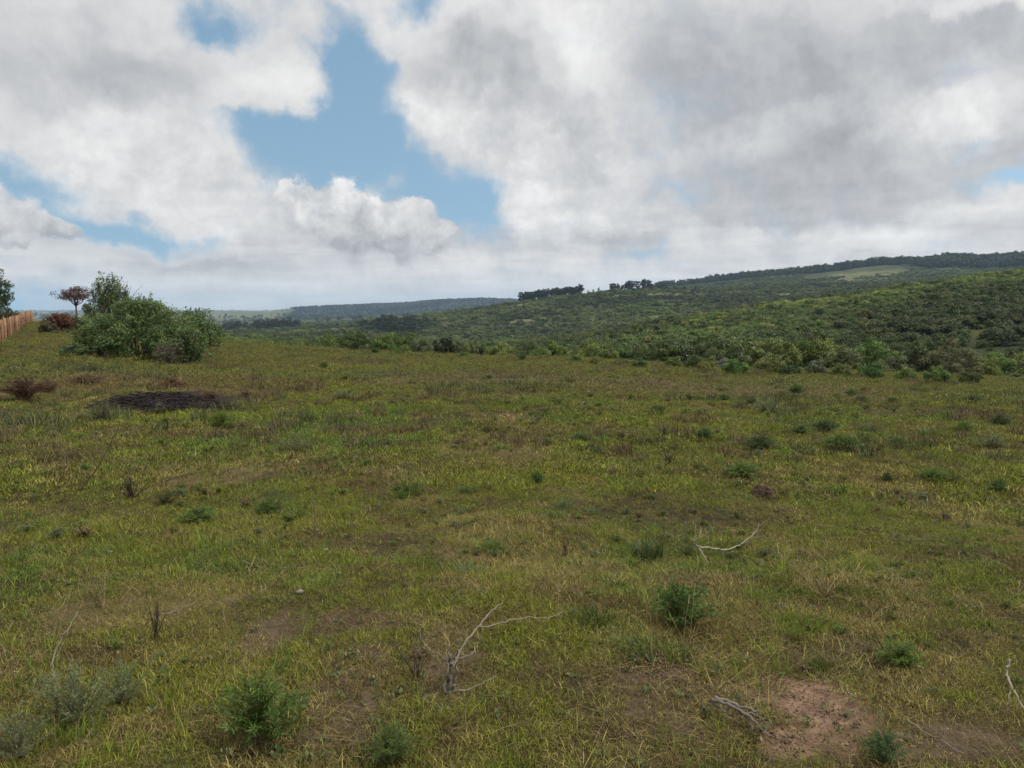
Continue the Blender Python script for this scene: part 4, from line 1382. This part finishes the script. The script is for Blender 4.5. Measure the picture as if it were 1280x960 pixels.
Yb = ground(876, 703).y
dead("dead_branch", "bleached white forked dead branch with upturned twigs at right", [
    ([(868, 681), (878, 684), (890, 685), (905, 687), (920, 683), (935, 674), (946, 662), (949, 654)], .0075, .002, [0, 0, 0, .02, .05, .1, .14, .16]),
    ([(872, 684), (879, 694), (886, 706)], .007, .003, [0, -.05, -.12]),
    ([(925, 681), (945, 673), (960, 667), (970, 658)], .004, .0012, [.05, .06, .05, .02]),
    ([(876, 684), (866, 678), (879, 671), (888, 662), (892, 651)], .006, .0018, [0, 0, .04, .08, .1]),
    ([(867, 678), (858, 669), (857, 652)], .004, .0014, [0, 0, .02]),
    ([(868, 677), (869, 660), (871, 643)], .0032, .001, [0, .05, .08]),
    ([(875, 673), (876, 662), (873, 655)], .003, .001, [.03, .1, .12]),
    ([(900, 686), (903, 676), (907, 664)], .003, .001, [.01, -.02, -.04]),
    ([(940, 668), (952, 655), (962, 648)], .0022, .001, [.1, .15, .2]),
], Yb)
Ys = ground(560, 868).y
dead("dead_stump", "weathered grey shrub stump with long pale bent twigs in the foreground", [
    ([(559, 872), (561, 850), (563, 832), (562, 818)], 0.0144, 0.0070),
    ([(566, 872), (568, 850), (571, 832), (569, 822)], 0.0094, 0.0042, [.02, .02, .02, .02]),
    ([(555, 872), (556, 850), (560, 835), (556, 815)], 0.0072, 0.0021, [-.02, -.02, -.02, -.01]),
    ([(566, 832), (580, 806), (600, 780), (615, 763), (628, 752)], 0.0061, 0.0021, [0, .06, .14, .2, .25]),
    ([(598, 783), (625, 780), (655, 772), (690, 771), (706, 763)], 0.0032, 0.0011, [.13, .15, .2, .22, .25]),
    ([(561, 832), (549, 819), (535, 811), (527, 800), (523, 780), (524, 766)], 0.0043, 0.0010, [0, 0, .03, .05, .1, .12]),
    ([(528, 799), (543, 793), (560, 792)], 0.0022, 0.0007, [.05, .05, .04]),
    ([(545, 818), (530, 850), (526, 874)], 0.0029, 0.0014, [0, -.03, -.05]),
    ([(562, 868), (588, 860), (610, 850), (619, 846)], 0.0043, 0.0014, [0, 0, .02, .03]),
    ([(570, 825), (590, 815), (600, 803)], 0.0032, 0.0011, [.02, .05, .08]),
    ([(556, 868), (540, 872), (525, 878)], 0.0043, 0.0014, [0, -.02, -.05]),
    ([(564, 822), (560, 812), (565, 806)], 0.0029, 0.0007), ([(568, 824), (572, 812), (569, 805)], 0.0029, 0.0007),
], Ys, M_GREY)
dead("pale_stick", "white bent stick standing at the right edge of the foreground", [
    ([(1262, 825), (1259, 840), (1264, 858), (1272, 872), (1284, 892)], .0055, .003, [.08, .06, 0, -.05, -.1]),
    ([(1264, 860), (1261, 872), (1258, 884)], .003, .001, [0, -.04, -.06])], ground(1266, 895).y + .05, cat="stick")
Yr = ground(930, 915).y
dead("dead_root", "grey frayed dead root lying at the left of the red soil", [
    ([(888, 874), (905, 880), (925, 888), (945, 903), (962, 921)], .009, .003, [.14, .1, .04, 0, -.06]),
    ([(895, 872), (915, 878), (935, 886), (952, 890)], .008, .003, [.14, .1, .05, .02]),
    ([(920, 884), (935, 900), (940, 912)], .006, .002, [.06, .02, -.04]), ([(890, 876), (903, 888), (915, 893)], .006, .002, [.14, .08, .04]),
    ([(930, 890), (950, 897), (965, 910)], .004, .0012, [.05, 0, -.04])], Yr, M_ROOT, cat="root")
dead("curved_stem", "long pale curved dead stem above the silvery weed at left", [
    ([(72, 858), (66, 838), (70, 812), (84, 788), (98, 764)], .0045, .0018, [0, 0, .04, .08, .14]),
    ([(70, 846), (78, 838), (84, 824)], .0025, .001, [0, .02, .04])], ground(72, 868).y, cat="stem")
dead("bare_twig", "thin dark leaning twig far out near the centre", [([(656, 500), (640, 480), (630, 462)], .007, .002), ([(645, 486), (652, 476)], .004, .001)], ground(656, 502).y, M_DARKTWIG, "twig")
dead("bare_twig", "thin dark twig rising from the tuft behind the red soil", [([(1110, 818), (1098, 802), (1088, 778)], .004, .0012, [0, .02, .05]), ([(1122, 816), (1105, 812), (1085, 812)], .003, .001)], ground(1116, 824).y, M_DARKTWIG, "twig")
dead("bare_twig", "slender dark twig leaning up in front of the brush pile", [([(100, 612), (118, 590), (135, 560), (150, 533)], .006, .0018, [0, .1, .2, .3]), ([(138, 556), (146, 552), (152, 543)], .003, .001, [.2, .22, .25])], ground(100, 615).y, M_DARKTWIG, "twig")
lay("fallen_stick", "thin pale stick lying flat left of centre in the lower pasture", [(304, 704), (330, 713), (360, 714), (390, 711)], .005, .002)
lay("fallen_stick", "pale straight stick lying at right below the soil clump", [(1112, 675), (1150, 679), (1204, 679)], .006, .0025)
lay("fallen_stick", "dark thin stick lying at right, left of the pale straight one", [(1064, 662), (1090, 666), (1120, 667)], .005, .002, M_DARKTWIG)
lay("fallen_stick", "dark forked stick lying in the middle of the pasture", [(570, 664), (585, 657), (606, 650)], .009, .003, M_DARKTWIG)
lay("fallen_stick", "grey stick lying right of the dense dark tuft", [(968, 722), (985, 714), (1008, 702)], .005, .002)
lay("fallen_stick", "pale thin stick lying left of the white dead branch", [(680, 662), (706, 656), (735, 658)], .004, .0018)
lay("fallen_stick", "dark arched stick lying below the brush pile", [(205, 604), (225, 597), (262, 592), (284, 606)], .009, .003, M_DARKTWIG)
lay("fallen_stick", "pale short stick lying near the stump's left", [(200, 772), (222, 766), (245, 757)], .004, .002)
lay("fallen_stick", "pale short stick leaning far out in the middle", [(548, 556), (562, 551), (572, 546)], .008, .003, M_DEAD, 1)
lay("fallen_stick", "dark twig lying far out at right near the small tufts", [(1150, 503), (1160, 500), (1168, 497)], .012, .004, M_DARKTWIG)
lay("fallen_stick", "grey stick lying at the bottom right corner", [(1130, 905), (1165, 928), (1205, 945)], .004, .002)


# brush pile
def brush_pile():
    random.seed(99)
    g = ground(203, 506)
    e = bpy.data.objects.new("brush_pile", None); COL.objects.link(e); e.location = g; e.empty_display_size = .3
    w, d, h = 160 / F * g.y / 2, .74, .17
    # low rotten heap
    nx, ny = 60, 40
    X, Y = np.meshgrid(np.linspace(-1.15, 1.15, nx), np.linspace(-1.15, 1.15, ny))
    rr = np.sqrt(X**2 + Y**2) + (fbm(X * 3, Y * 3, 5, 3) - .5) * .5
    Z = (1 - sstep(.1, 1.05, rr)) * h * .5 * (.5 + fbm(X * 6, Y * 6, 8, 4)) - .03
    wx = (X * w).ravel(); wy = (Y * d).ravel()
    gz = H(wx + g.x, wy + g.y) - g.z
    i = np.arange(ny - 1)[:, None] * nx + np.arange(nx - 1)[None]
    q = np.stack([i, i + 1, i + nx + 1, i + nx], -1).reshape(-1, 4)
    obj("heap", make_mesh("heap", np.stack([wx, wy, Z.ravel() + gz], 1), q, None, M_PILE, np.full(nx * ny, .2), True), e)
    m = MB()
    for k in range(420):
        a = random.uniform(0, 6.28); rad = math.sqrt(random.random())
        c = Vector((math.cos(a) * rad * w, math.sin(a) * rad * d, 0))
        base = Hz(c.x + g.x, c.y + g.y) - g.z
        c.z = base + .02 + (1 - rad * rad) * h * random.uniform(.2, 1.05)
        b = random.gauss(0, .6) if random.random() < .7 else random.uniform(0, 6.28)
        L = random.uniform(.12, .5)
        dv = Vector((math.cos(b), math.sin(b), random.gauss(0, .16))) * L
        m.tube(curve_pts([c - dv / 2, c + Vector((random.gauss(0, .03), random.gauss(0, .03), random.uniform(0, .05))), c + dv / 2], 3, .006), random.uniform(.004, .012), .003, 4)
    obj("twigs", m.mesh("twigs", M_PILETWIG), e)
    tag(e, "low dark pile of rotting twigs in front of the left thicket", "brush pile")


brush_pile()


def clod(px, py, wpx, label, name, mat, flat=.5, seed=1, cat="soil clump"):
    rng = np.random.default_rng(seed)
    g = ground(px, py); w = wpx / F * g.y
    m = MB()
    for k in range(30):
        c = np.array([rng.normal(0, .2) * w, rng.normal(0, .13) * w, 0]); c[2] = w * max(.02, .17 - .45 * (np.hypot(c[0], c[1]) / w)) * rng.uniform(.5, 1.15); r = w * rng.uniform(.05, .13)
        th = np.linspace(0, np.pi, 8); ph = np.linspace(0, 2 * np.pi, 11)[:-1]
        T, Q = np.meshgrid(th, ph, indexing='ij')
        d = np.stack([np.sin(T) * np.cos(Q), np.sin(T) * np.sin(Q), np.cos(T) * flat * 1.4], -1).reshape(-1, 3)
        d *= (1 + rng.normal(0, .24, len(d)))[:, None]
        i = np.arange(7)[:, None] * 10 + np.arange(10)[None]; j = np.arange(7)[:, None] * 10 + (np.arange(10)[None] + 1) % 10
        m.add(c + d * r, np.stack([i, i + 10, j + 10, j], -1).reshape(-1, 4), None, rng.random())
    return tag(obj(name, m.mesh(name, mat), None, g), label, cat)


clod(955, 620, 48, "dark crumbly soil clump on the turf at right", "soil_clump", M_SOILCLOD, .7, 1)
clod(632, 523, 24, "reddish brown soil clump far out near the centre", "soil_clump", M_REDSOIL, .5, 2)
clod(1045, 905, 12, "small dark clod lying on the red soil patch", "soil_clod", M_SOILCLOD, .4, 3)


def stone(px, py, wpx, label, seed):
    rng = np.random.default_rng(seed)
    g = ground(px, py); w = wpx / F * g.y / 2
    th = np.linspace(0, np.pi, 7); ph = np.linspace(0, 2 * np.pi, 10)[:-1]
    T, Q = np.meshgrid(th, ph, indexing='ij')
    d = np.stack([np.sin(T) * np.cos(Q), np.sin(T) * np.sin(Q) * .8, np.cos(T) * .6], -1).reshape(-1, 3) * (1 + rng.normal(0, .1, (63, 1))) * w
    i = np.arange(6)[:, None] * 9 + np.arange(9)[None]; j = np.arange(6)[:, None] * 9 + (np.arange(9)[None] + 1) % 9
    m = MB(); m.add(d, np.stack([i, i + 9, j + 9, j], -1).reshape(-1, 4), None, .7)
    tag(obj("stone", m.mesh("stone", M_STONE), None, (g.x, g.y, g.z + w * .4)), label, "stone")


stone(138, 692, 8, "small pale stone in the grass at left", 1)
stone(375, 742, 11, "flat pale stone right of the left foreground weeds", 2)
stone(407, 689, 7, "small white stone near the end of the flat pale stick", 3)


# dead herb stalks
def dead_weed(px, py, hpx, label, seed, n=9, mat=M_STRAW, spread=.35, r=.0022):
    random.seed(seed)
    g = ground(px, py); h = hpx / F * g.y
    m = MB()
    for k in range(n):
        a = random.uniform(0, 6.28); s = random.random() * spread * h
        t = Vector((math.cos(a) * s, math.sin(a) * s, h * random.uniform(.5, 1)))
        pts = curve_pts([Vector((random.gauss(0, .015), random.gauss(0, .015), -.02)), t * .5 + Vector((0, 0, .03 * h)), t], 4, .004 * h)
        m.tube(pts, r, r * .4, 4)
        for f in range(3):
            q = pts[random.randint(4, len(pts) - 1)]; e = q + Vector((random.gauss(0, .08), random.gauss(0, .08), random.uniform(.02, .12))) * h
            m.tube([q, q.lerp(e, .5), e], r * .6, r * .3, 3)
    tag(obj("dead_weed", m.mesh("dead_weed", mat), None, g), label, "dead weed")


dead_weed(706, 697, 38, "dry brown dead weed standing near the centre of the pasture", 1, 9, M_DARKTWIG)
dead_weed(394, 668, 48, "pale dry stalks standing in the left middle of the pasture", 2, 7, M_STRAW, .2)
dead_weed(196, 800, 64, "tall reddish brown dead weed in the left foreground", 3, 10, M_DARKTWIG, .25)
dead_weed(130, 760, 60, "bundle of dry straw stems behind the silvery weed", 4, 16, M_STRAW, .7)
dead_weed(836, 582, 26, "grey dry weed left of the spreading green tuft", 5, 14, M_DARKTWIG, .6, .004)
dead_weed(1194, 778, 44, "single pale dead stalk at right of the foreground", 6, 2, M_STRAW, .15, .003)
dead_weed(165, 622, 30, "heap of grey dry stems below the brush pile", 7, 22, M_DARKTWIG, 1.2, .004)
dead_weed(1030, 745, 40, "sprawling grey dry stems right of the dense dark tuft", 8, 22, M_STRAW, 1.4, .002)
dead_weed(520, 850, 50, "tangled dead stems left of the stump", 9, 14, M_DARKTWIG, .9, .0022)
dead_weed(808, 905, 40, "single pale seed stalk left of the red soil", 10, 2, M_STRAW, .2, .003)
dead_weed(1060, 890, 20, "few dry stems at the rim of the red soil", 11, 4, M_STRAW, .8, .0018)


def bracken(px, py, wpx, hpx, label, seed, col):
    g = ground(px, py); w = wpx / F * g.y; h = hpx / F * g.y
    f, s = FEATH[seed % 3]
    e = bpy.data.objects.new("dry_bracken", None); COL.objects.link(e); e.location = g; e.empty_display_size = .1
    o = obj("foliage", f, e, (0, 0, 0), col); o.scale = (w, w * .7, h)
    o = obj("stems", s, e); o.scale = (w, w * .7, h)
    tag(e, label, "bracken")


bracken(30, 502, 56, 34, "dark reddish brown dead bracken clump near the left edge", 0, (.075, .036, .026))
bracken(60, 492, 40, 20, "lighter brown dry clump right of the reddish bracken", 1, (.14, .09, .05))
bracken(215, 487, 36, 16, "rusty dry clump at the back of the brush pile", 2, (.12, .05, .03))
bracken(110, 482, 60, 18, "tan dry herbs behind the left end of the brush pile", 1, (.16, .11, .06))
bracken(262, 500, 40, 14, "tan dry herbs at the right end of the brush pile", 0, (.14, .095, .055))
bracken(310, 500, 30, 12, "brown dry clump right of the brush pile", 2, (.09, .055, .035))

# ------------------------------------------------------------------ air
def haze():
    x0, x1, y0, y1, z0, z1 = -9600, 9600, -9600, 9600, -160, 165
    v = [(x0, y0, z0), (x1, y0, z0), (x1, y1, z0), (x0, y1, z0), (x0, y0, z1), (x1, y0, z1), (x1, y1, z1), (x0, y1, z1)]
    q = [(3, 2, 1, 0), (4, 5, 6, 7), (0, 1, 5, 4), (1, 2, 6, 5), (2, 3, 7, 6), (3, 0, 4, 7)]
    m, nt, nodes, L = new_mat("haze_air")
    pv = N(nt, "ShaderNodeVolumePrincipled")
    pv.inputs["Color"].default_value = (.52, .73, 1.0, 1)
    pv.inputs["Density"].default_value = HAZE
    pv.inputs["Anisotropy"].default_value = .2
    o = N(nt, "ShaderNodeOutputMaterial"); L.new(pv.outputs[0], o.inputs["Volume"])
    tag(obj("haze", make_mesh("haze", v, q, None, m)), "pale blue air between the pasture and the far hills", "haze", kind="stuff")


HAZE = 9e-5
haze()

# ------------------------------------------------------------------ light
SUN_EL, SUN_AZ = math.radians(56), math.radians(98)      # azimuth from +Y towards +X
sd = bpy.data.lights.new("sun", 'SUN'); sd.energy = 3.0; sd.angle = math.radians(4); sd.color = (1, .95, .87)
so = bpy.data.objects.new("sun", sd); COL.objects.link(so)
sv = Vector((math.sin(SUN_AZ) * math.cos(SUN_EL), math.cos(SUN_AZ) * math.cos(SUN_EL), math.sin(SUN_EL)))
so.rotation_euler = sv.to_track_quat('Z', 'Y').to_euler()
so.location = (40, 20, 60)


def azel(px, py):
    u, v = slope(px, py)
    return math.atan2(u, 1), math.atan2(v, math.hypot(u, 1))


def build_world():
    w = bpy.data.worlds.new("World"); scene.world = w; w.use_nodes = True
    nt = w.node_tree; nt.nodes.clear(); L = nt.links
    tc = N(nt, "ShaderNodeTexCoord")
    sp = N(nt, "ShaderNodeSeparateXYZ"); L.new(tc.outputs["Generated"], sp.inputs[0])
    X, Y, Z = sp.outputs
    az = math_n(nt, 'ARCTAN2', X, Y)
    el = math_n(nt, 'ARCSINE', Z)
    cv = N(nt, "ShaderNodeCombineXYZ"); L.new(az, cv.inputs[0]); L.new(el, cv.inputs[1])
    # cloud deck coordinates (a flat layer overhead)
    dz = math_n(nt, 'ADD', math_n(nt, 'MAXIMUM', Z, 0.0), .11)
    deck = N(nt, "ShaderNodeCombineXYZ"); L.new(math_n(nt, 'DIVIDE', X, dz), deck.inputs[0]); L.new(math_n(nt, 'DIVIDE', Y, dz), deck.inputs[1])

    def noise(vec, scale, detail, rough=.55, out=0, lac=2.1):
        n = N(nt, "ShaderNodeTexNoise", i_Scale=scale, i_Detail=detail, i_Roughness=rough, i_Lacunarity=lac); L.new(vec, n.inputs["Vector"]); return n.outputs[out]

    def vmath(op, a, b):
        n = N(nt, "ShaderNodeVectorMath", operation=op)
        for i, v in enumerate((a, b)):
            if hasattr(v, "links"): L.new(v, n.inputs[i])
            else: n.inputs[i].default_value = v
        return n.outputs[0]

    def scale(v, s):
        n = N(nt, "ShaderNodeVectorMath", operation='SCALE'); L.new(v, n.inputs[0]); n.inputs["Scale"].default_value = s; return n.outputs[0]
    # billowy warp
    w1 = scale(vmath('SUBTRACT', noise(cv.outputs[0], 7., 3., .5, 1), (.5, .5, .5)), .11)
    w2 = scale(vmath('SUBTRACT', noise(cv.outputs[0], 26., 4., .6, 1), (.5, .5, .5)), .045)
    wv = vmath('ADD', vmath('ADD', cv.outputs[0], w1), w2)

    def blob(px, py, wpx, hpx, rot=0, power='SPHERICAL', vec=None):
        a, e = azel(px, py)
        mp = N(nt, "ShaderNodeMapping", vector_type='TEXTURE'); L.new(vec or wv, mp.inputs[0])
        mp.inputs["Location"].default_value = (a, e, 0)
        mp.inputs["Rotation"].default_value = (0, 0, math.radians(rot))
        mp.inputs["Scale"].default_value = (wpx / F, hpx / F, 1)
        g = N(nt, "ShaderNodeTexGradient", gradient_type=power); L.new(mp.outputs[0], g.inputs[0])
        return g.outputs["Fac"]

    def total(items, start):
        acc = start
        for (amp, *b) in items:
            acc = math_n(nt, 'MULTIPLY_ADD', blob(*b), amp, acc)
        return acc
    nA = noise(wv, 5.5, 9., .58); nB = noise(deck.outputs[0], 1.1, 7., .55); nC = noise(cv.outputs[0], 15., 8., .6)
    f = math_n(nt, 'ADD', math_n(nt, 'MULTIPLY', nA, .55), math_n(nt, 'ADD', math_n(nt, 'MULTIPLY', nB, .45), math_n(nt, 'MULTIPLY', nC, .34)))   # ~.66
    cov = math_n(nt, 'MULTIPLY_ADD', math_n(nt, 'SUBTRACT', f, .665), 2.6, .84)
    HOLES = [(-1.75, 428, 130, 76, 112, 0), (-.7, 300, 50, 100, 50, -30), (-1.8, 365, 188, 118, 66, -10), (-1.6, 530, 232, 120, 60, -22), (-.9, 265, 25, 70, 40, -35),
             (-1.0, 455, 60, 60, 60, 0), (-1.15, 110, 285, 125, 32, -6), (-1.2, 30, 225, 75, 40, 0), (-.9, 215, 292, 90, 26, 0), (-1.0, 535, 4, 40, 30, 0), (-.8, 838, 248, 50, 20, 0),
             (-1.0, 1270, 243, 60, 16, 0), (-.6, 810, 305, 60, 16, 0), (-.9, 30, 365, 100, 24, 0), (-.7, 592, 262, 40, 40, 0),
             (1.9, 345, 108, 100, 50, -18), (.6, 250, 225, 100, 80, 0), (.5, 560, 130, 60, 60, 0), (.4, 560, 60, 120, 60, 0)]
    cov = total(HOLES, cov)
    covm = N(nt, "ShaderNodeMapRange", interpolation_type='SMOOTHSTEP', i_1=-.30, i_2=.86); L.new(cov, covm.inputs[0])
    # how bright the cloud is: thin and sun-facing parts white, thick bases grey
    b = math_n(nt, 'MULTIPLY_ADD', math_n(nt, 'SUBTRACT', f, .665), -.15, .71)
    relief = math_n(nt, 'SUBTRACT', nA, noise(vmath('ADD', wv, (.022, .03, 0)), 5.5, 9., .58))
    fine_r = math_n(nt, 'SUBTRACT', nC, noise(vmath('ADD', cv.outputs[0], (.008, .010, 0)), 15., 8., .6))
    b = math_n(nt, 'ADD', b, math_n(nt, 'ADD', math_n(nt, 'MULTIPLY', relief, .42), math_n(nt, 'MULTIPLY', fine_r, .30)))
    # flat far layers stacked towards the horizon
    st = N(nt, "ShaderNodeCombineXYZ"); L.new(math_n(nt, 'MULTIPLY', az, 3.2), st.inputs[0]); L.new(math_n(nt, 'MULTIPLY', el, 26.), st.inputs[1])
    low = N(nt, "ShaderNodeMapRange", interpolation_type='SMOOTHSTEP', i_1=.05, i_2=.20, i_3=1.0, i_4=0.0); L.new(el, low.inputs[0])
    streak = math_n(nt, 'MULTIPLY', math_n(nt, 'SUBTRACT', noise(st.outputs[0], 1.0, 7., .6), .5), low.outputs[0])
    b = math_n(nt, 'MULTIPLY_ADD', streak, .75, b)
    vo = N(nt, "ShaderNodeTexVoronoi", feature='SMOOTH_F1', i_Scale=21.0, i_Detail=3.0, i_Roughness=.55, i_Smoothness=.45)
    L.new(vmath('ADD', cv.outputs[0], w2), vo.inputs["Vector"])
    puff = math_n(nt, 'SUBTRACT', .66, vo.outputs["Distance"])
    where = total([(1.3, 455, 255, 170, 80, -10), (.7, 170, 210, 220, 110, 0), (.8, 640, 190, 240, 130, 0), (.5, 1180, 150, 200, 80, 20), (.6, 700, 290, 260, 50, 0), (.5, 30, 265, 80, 45, 0)], .12)
    b = math_n(nt, 'ADD', b, math_n(nt, 'MULTIPLY', math_n(nt, 'MULTIPLY', puff, where), .30))
    BR = [(0.136, 190, 200, 200, 110, 0), (0.112, 60, 150, 130, 60, 0), (0.10, 450, 235, 140, 45, -10), (0.10, 530, 275, 70, 32, -30), (-0.065, 420, 305, 150, 26, 0), (0.160, 350, 105, 70, 45, 0),
          (0.160, 20, 265, 70, 40, 0), (0.176, 560, 150, 150, 70, -20), (0.160, 660, 240, 130, 60, 0), (0.176, 715, 60, 70, 90, 60), (-0.049, 590, 95, 170, 55, 0), (-0.041, 120, 95, 230, 45, 8),
          (-0.097, 870, 110, 150, 120, 0), (-0.056, 1000, 90, 160, 120, 0), (-0.097, 1010, 215, 260, 50, 6), (-0.081, 1200, 70, 200, 45, 0), (-0.056, 1130, 250, 170, 30, 0), (0.176, 1180, 140, 140, 55, 25), (0.240, 1225, 168, 45, 35, 0),
          (0.160, 960, 170, 90, 34, 10), (0.240, 1235, 5, 60, 22, 0), (0.128, 700, 270, 140, 40, 0), (0.128, 1130, 292, 200, 24, 8), (0.080, 640, 350, 700, 60, 0), (-0.049, 250, 335, 260, 18, 0), (-0.041, 930, 270, 70, 22, 0), (0.096, 640, 10, 200, 60, 0),
          (-0.032, 50, 40, 200, 60, 0)]
    b = total(BR, b)
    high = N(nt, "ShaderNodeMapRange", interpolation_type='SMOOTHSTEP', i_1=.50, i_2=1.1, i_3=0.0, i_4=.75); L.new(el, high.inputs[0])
    # grey flat-based decks overlapping the brighter cloud behind them
    deck_m = total([(1.0, 890, 95, 130, 110, 0), (.9, 1010, 120, 170, 100, 0), (1.0, 1020, 222, 260, 48, 4), (.8, 1180, 235, 170, 46, 6), (.9, 1215, 70, 160, 48, 0), (.8, 590, 92, 150, 52, 0), (.7, 110, 90, 220, 50, 8),
                    (.6, 640, 60, 70, 90, 0), (.6, 930, 272, 60, 18, 0), (.5, 250, 325, 200, 14, 0), (.5, 1000, 325, 160, 10, 4)], math_n(nt, 'MULTIPLY', fine_r, .5))
    dm = N(nt, "ShaderNodeMapRange", interpolation_type='SMOOTHSTEP', i_1=.08, i_2=.50, i_3=0.0, i_4=-.112); L.new(deck_m, dm.inputs[0])
    b = math_n(nt, 'ADD', b, dm.outputs[0])
    # the separate sunlit heaps of cumulus
    heap = total([(1.0, 440, 277, 128, 54, -6), (.9, 398, 260, 66, 42, 0), (1.1, 525, 289, 92, 38, -18), (.6, 360, 250, 34, 30, 0), (1.0, 18, 274, 72, 42, -14), (.8, 75, 292, 60, 20, 0)],
                 math_n(nt, 'ADD', math_n(nt, 'MULTIPLY', math_n(nt, 'SUBTRACT', nC, .5), .55), math_n(nt, 'MULTIPLY', puff, .35)))
    hm = N(nt, "ShaderNodeMapRange", interpolation_type='SMOOTHSTEP', i_1=.14, i_2=.50); L.new(heap, hm.inputs[0])
    e_lo, e_hi = azel(450, 312)[1], azel(450, 232)[1]
    hb = N(nt, "ShaderNodeMapRange", i_1=e_lo, i_2=e_hi, i_3=.66, i_4=.98); L.new(el, hb.inputs[0])
    hbr = math_n(nt, 'ADD', hb.outputs[0], math_n(nt, 'ADD', math_n(nt, 'MULTIPLY', math_n(nt, 'SUBTRACT', puff, .1), .38), math_n(nt, 'ADD', math_n(nt, 'MULTIPLY', relief, .5), math_n(nt, 'MULTIPLY', fine_r, .5))))
    hmix = N(nt, "ShaderNodeMix"); L.new(math_n(nt, 'MULTIPLY', hm.outputs[0], .95), hmix.inputs[0]); L.new(b, hmix.inputs[2]); L.new(hbr, hmix.inputs[3])
    b = hmix.outputs[0]
    cover = math_n(nt, 'MAXIMUM', covm.outputs[0], hm.outputs[0])
    bc = math_n(nt, 'ADD', math_n(nt, 'MINIMUM', math_n(nt, 'MAXIMUM', b, .36), .95), high.outputs[0])     # unseen overcast overhead is raised in brightness to light the ground
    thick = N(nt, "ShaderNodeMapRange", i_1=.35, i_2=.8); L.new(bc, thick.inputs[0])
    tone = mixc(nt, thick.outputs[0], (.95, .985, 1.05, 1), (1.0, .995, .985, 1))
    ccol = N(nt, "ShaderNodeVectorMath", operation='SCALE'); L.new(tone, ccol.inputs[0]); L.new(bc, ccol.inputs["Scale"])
    sky = N(nt, "ShaderNodeTexSky", sky_type='NISHITA'); sky.sun_disc = False
    lifted = N(nt, "ShaderNodeCombineXYZ"); L.new(X, lifted.inputs[0]); L.new(Y, lifted.inputs[1]); L.new(math_n(nt, 'MULTIPLY_ADD', math_n(nt, 'MAXIMUM', Z, 0.0), 1.0, .33), lifted.inputs[2])
    L.new(vmath('NORMALIZE', lifted.outputs[0], (0, 0, 0)), sky.inputs[0])
    sky.sun_elevation = SUN_EL; sky.sun_rotation = SUN_AZ
    sky.air_density = 1.3; sky.dust_density = .6; sky.ozone_density = 1.0; sky.altitude = 100
    bg = N(nt, "ShaderNodeBackground", i_Strength=.15); L.new(vmath('MULTIPLY', sky.outputs[0], (1.16, 1.22, 1.05)), bg.inputs[0])
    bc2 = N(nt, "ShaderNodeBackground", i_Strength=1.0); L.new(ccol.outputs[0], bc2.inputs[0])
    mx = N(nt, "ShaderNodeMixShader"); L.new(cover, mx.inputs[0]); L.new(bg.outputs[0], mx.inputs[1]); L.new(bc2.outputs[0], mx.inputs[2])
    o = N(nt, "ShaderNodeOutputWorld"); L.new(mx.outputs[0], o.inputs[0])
    w.cycles.sampling_method = 'MANUAL'; w.cycles.sample_map_resolution = 512


build_world()

vs = scene.view_settings
vs.view_transform = 'Standard'; vs.look = 'None'; vs.exposure = 0; vs.gamma = 1; vs.use_curve_mapping = False
cy = scene.cycles
cy.use_denoising = True
cy.denoiser = 'OPENIMAGEDENOISE'; cy.denoising_input_passes = 'RGB_ALBEDO_NORMAL'; cy.denoising_prefilter = 'ACCURATE'
scene.render.filter_size = 1.0
cy.max_bounces = 6; cy.diffuse_bounces = 3; cy.glossy_bounces = 2; cy.transmission_bounces = 3; cy.volume_bounces = 1
cy.transparent_max_bounces = 8
cy.caustics_reflective = False; cy.caustics_refractive = False
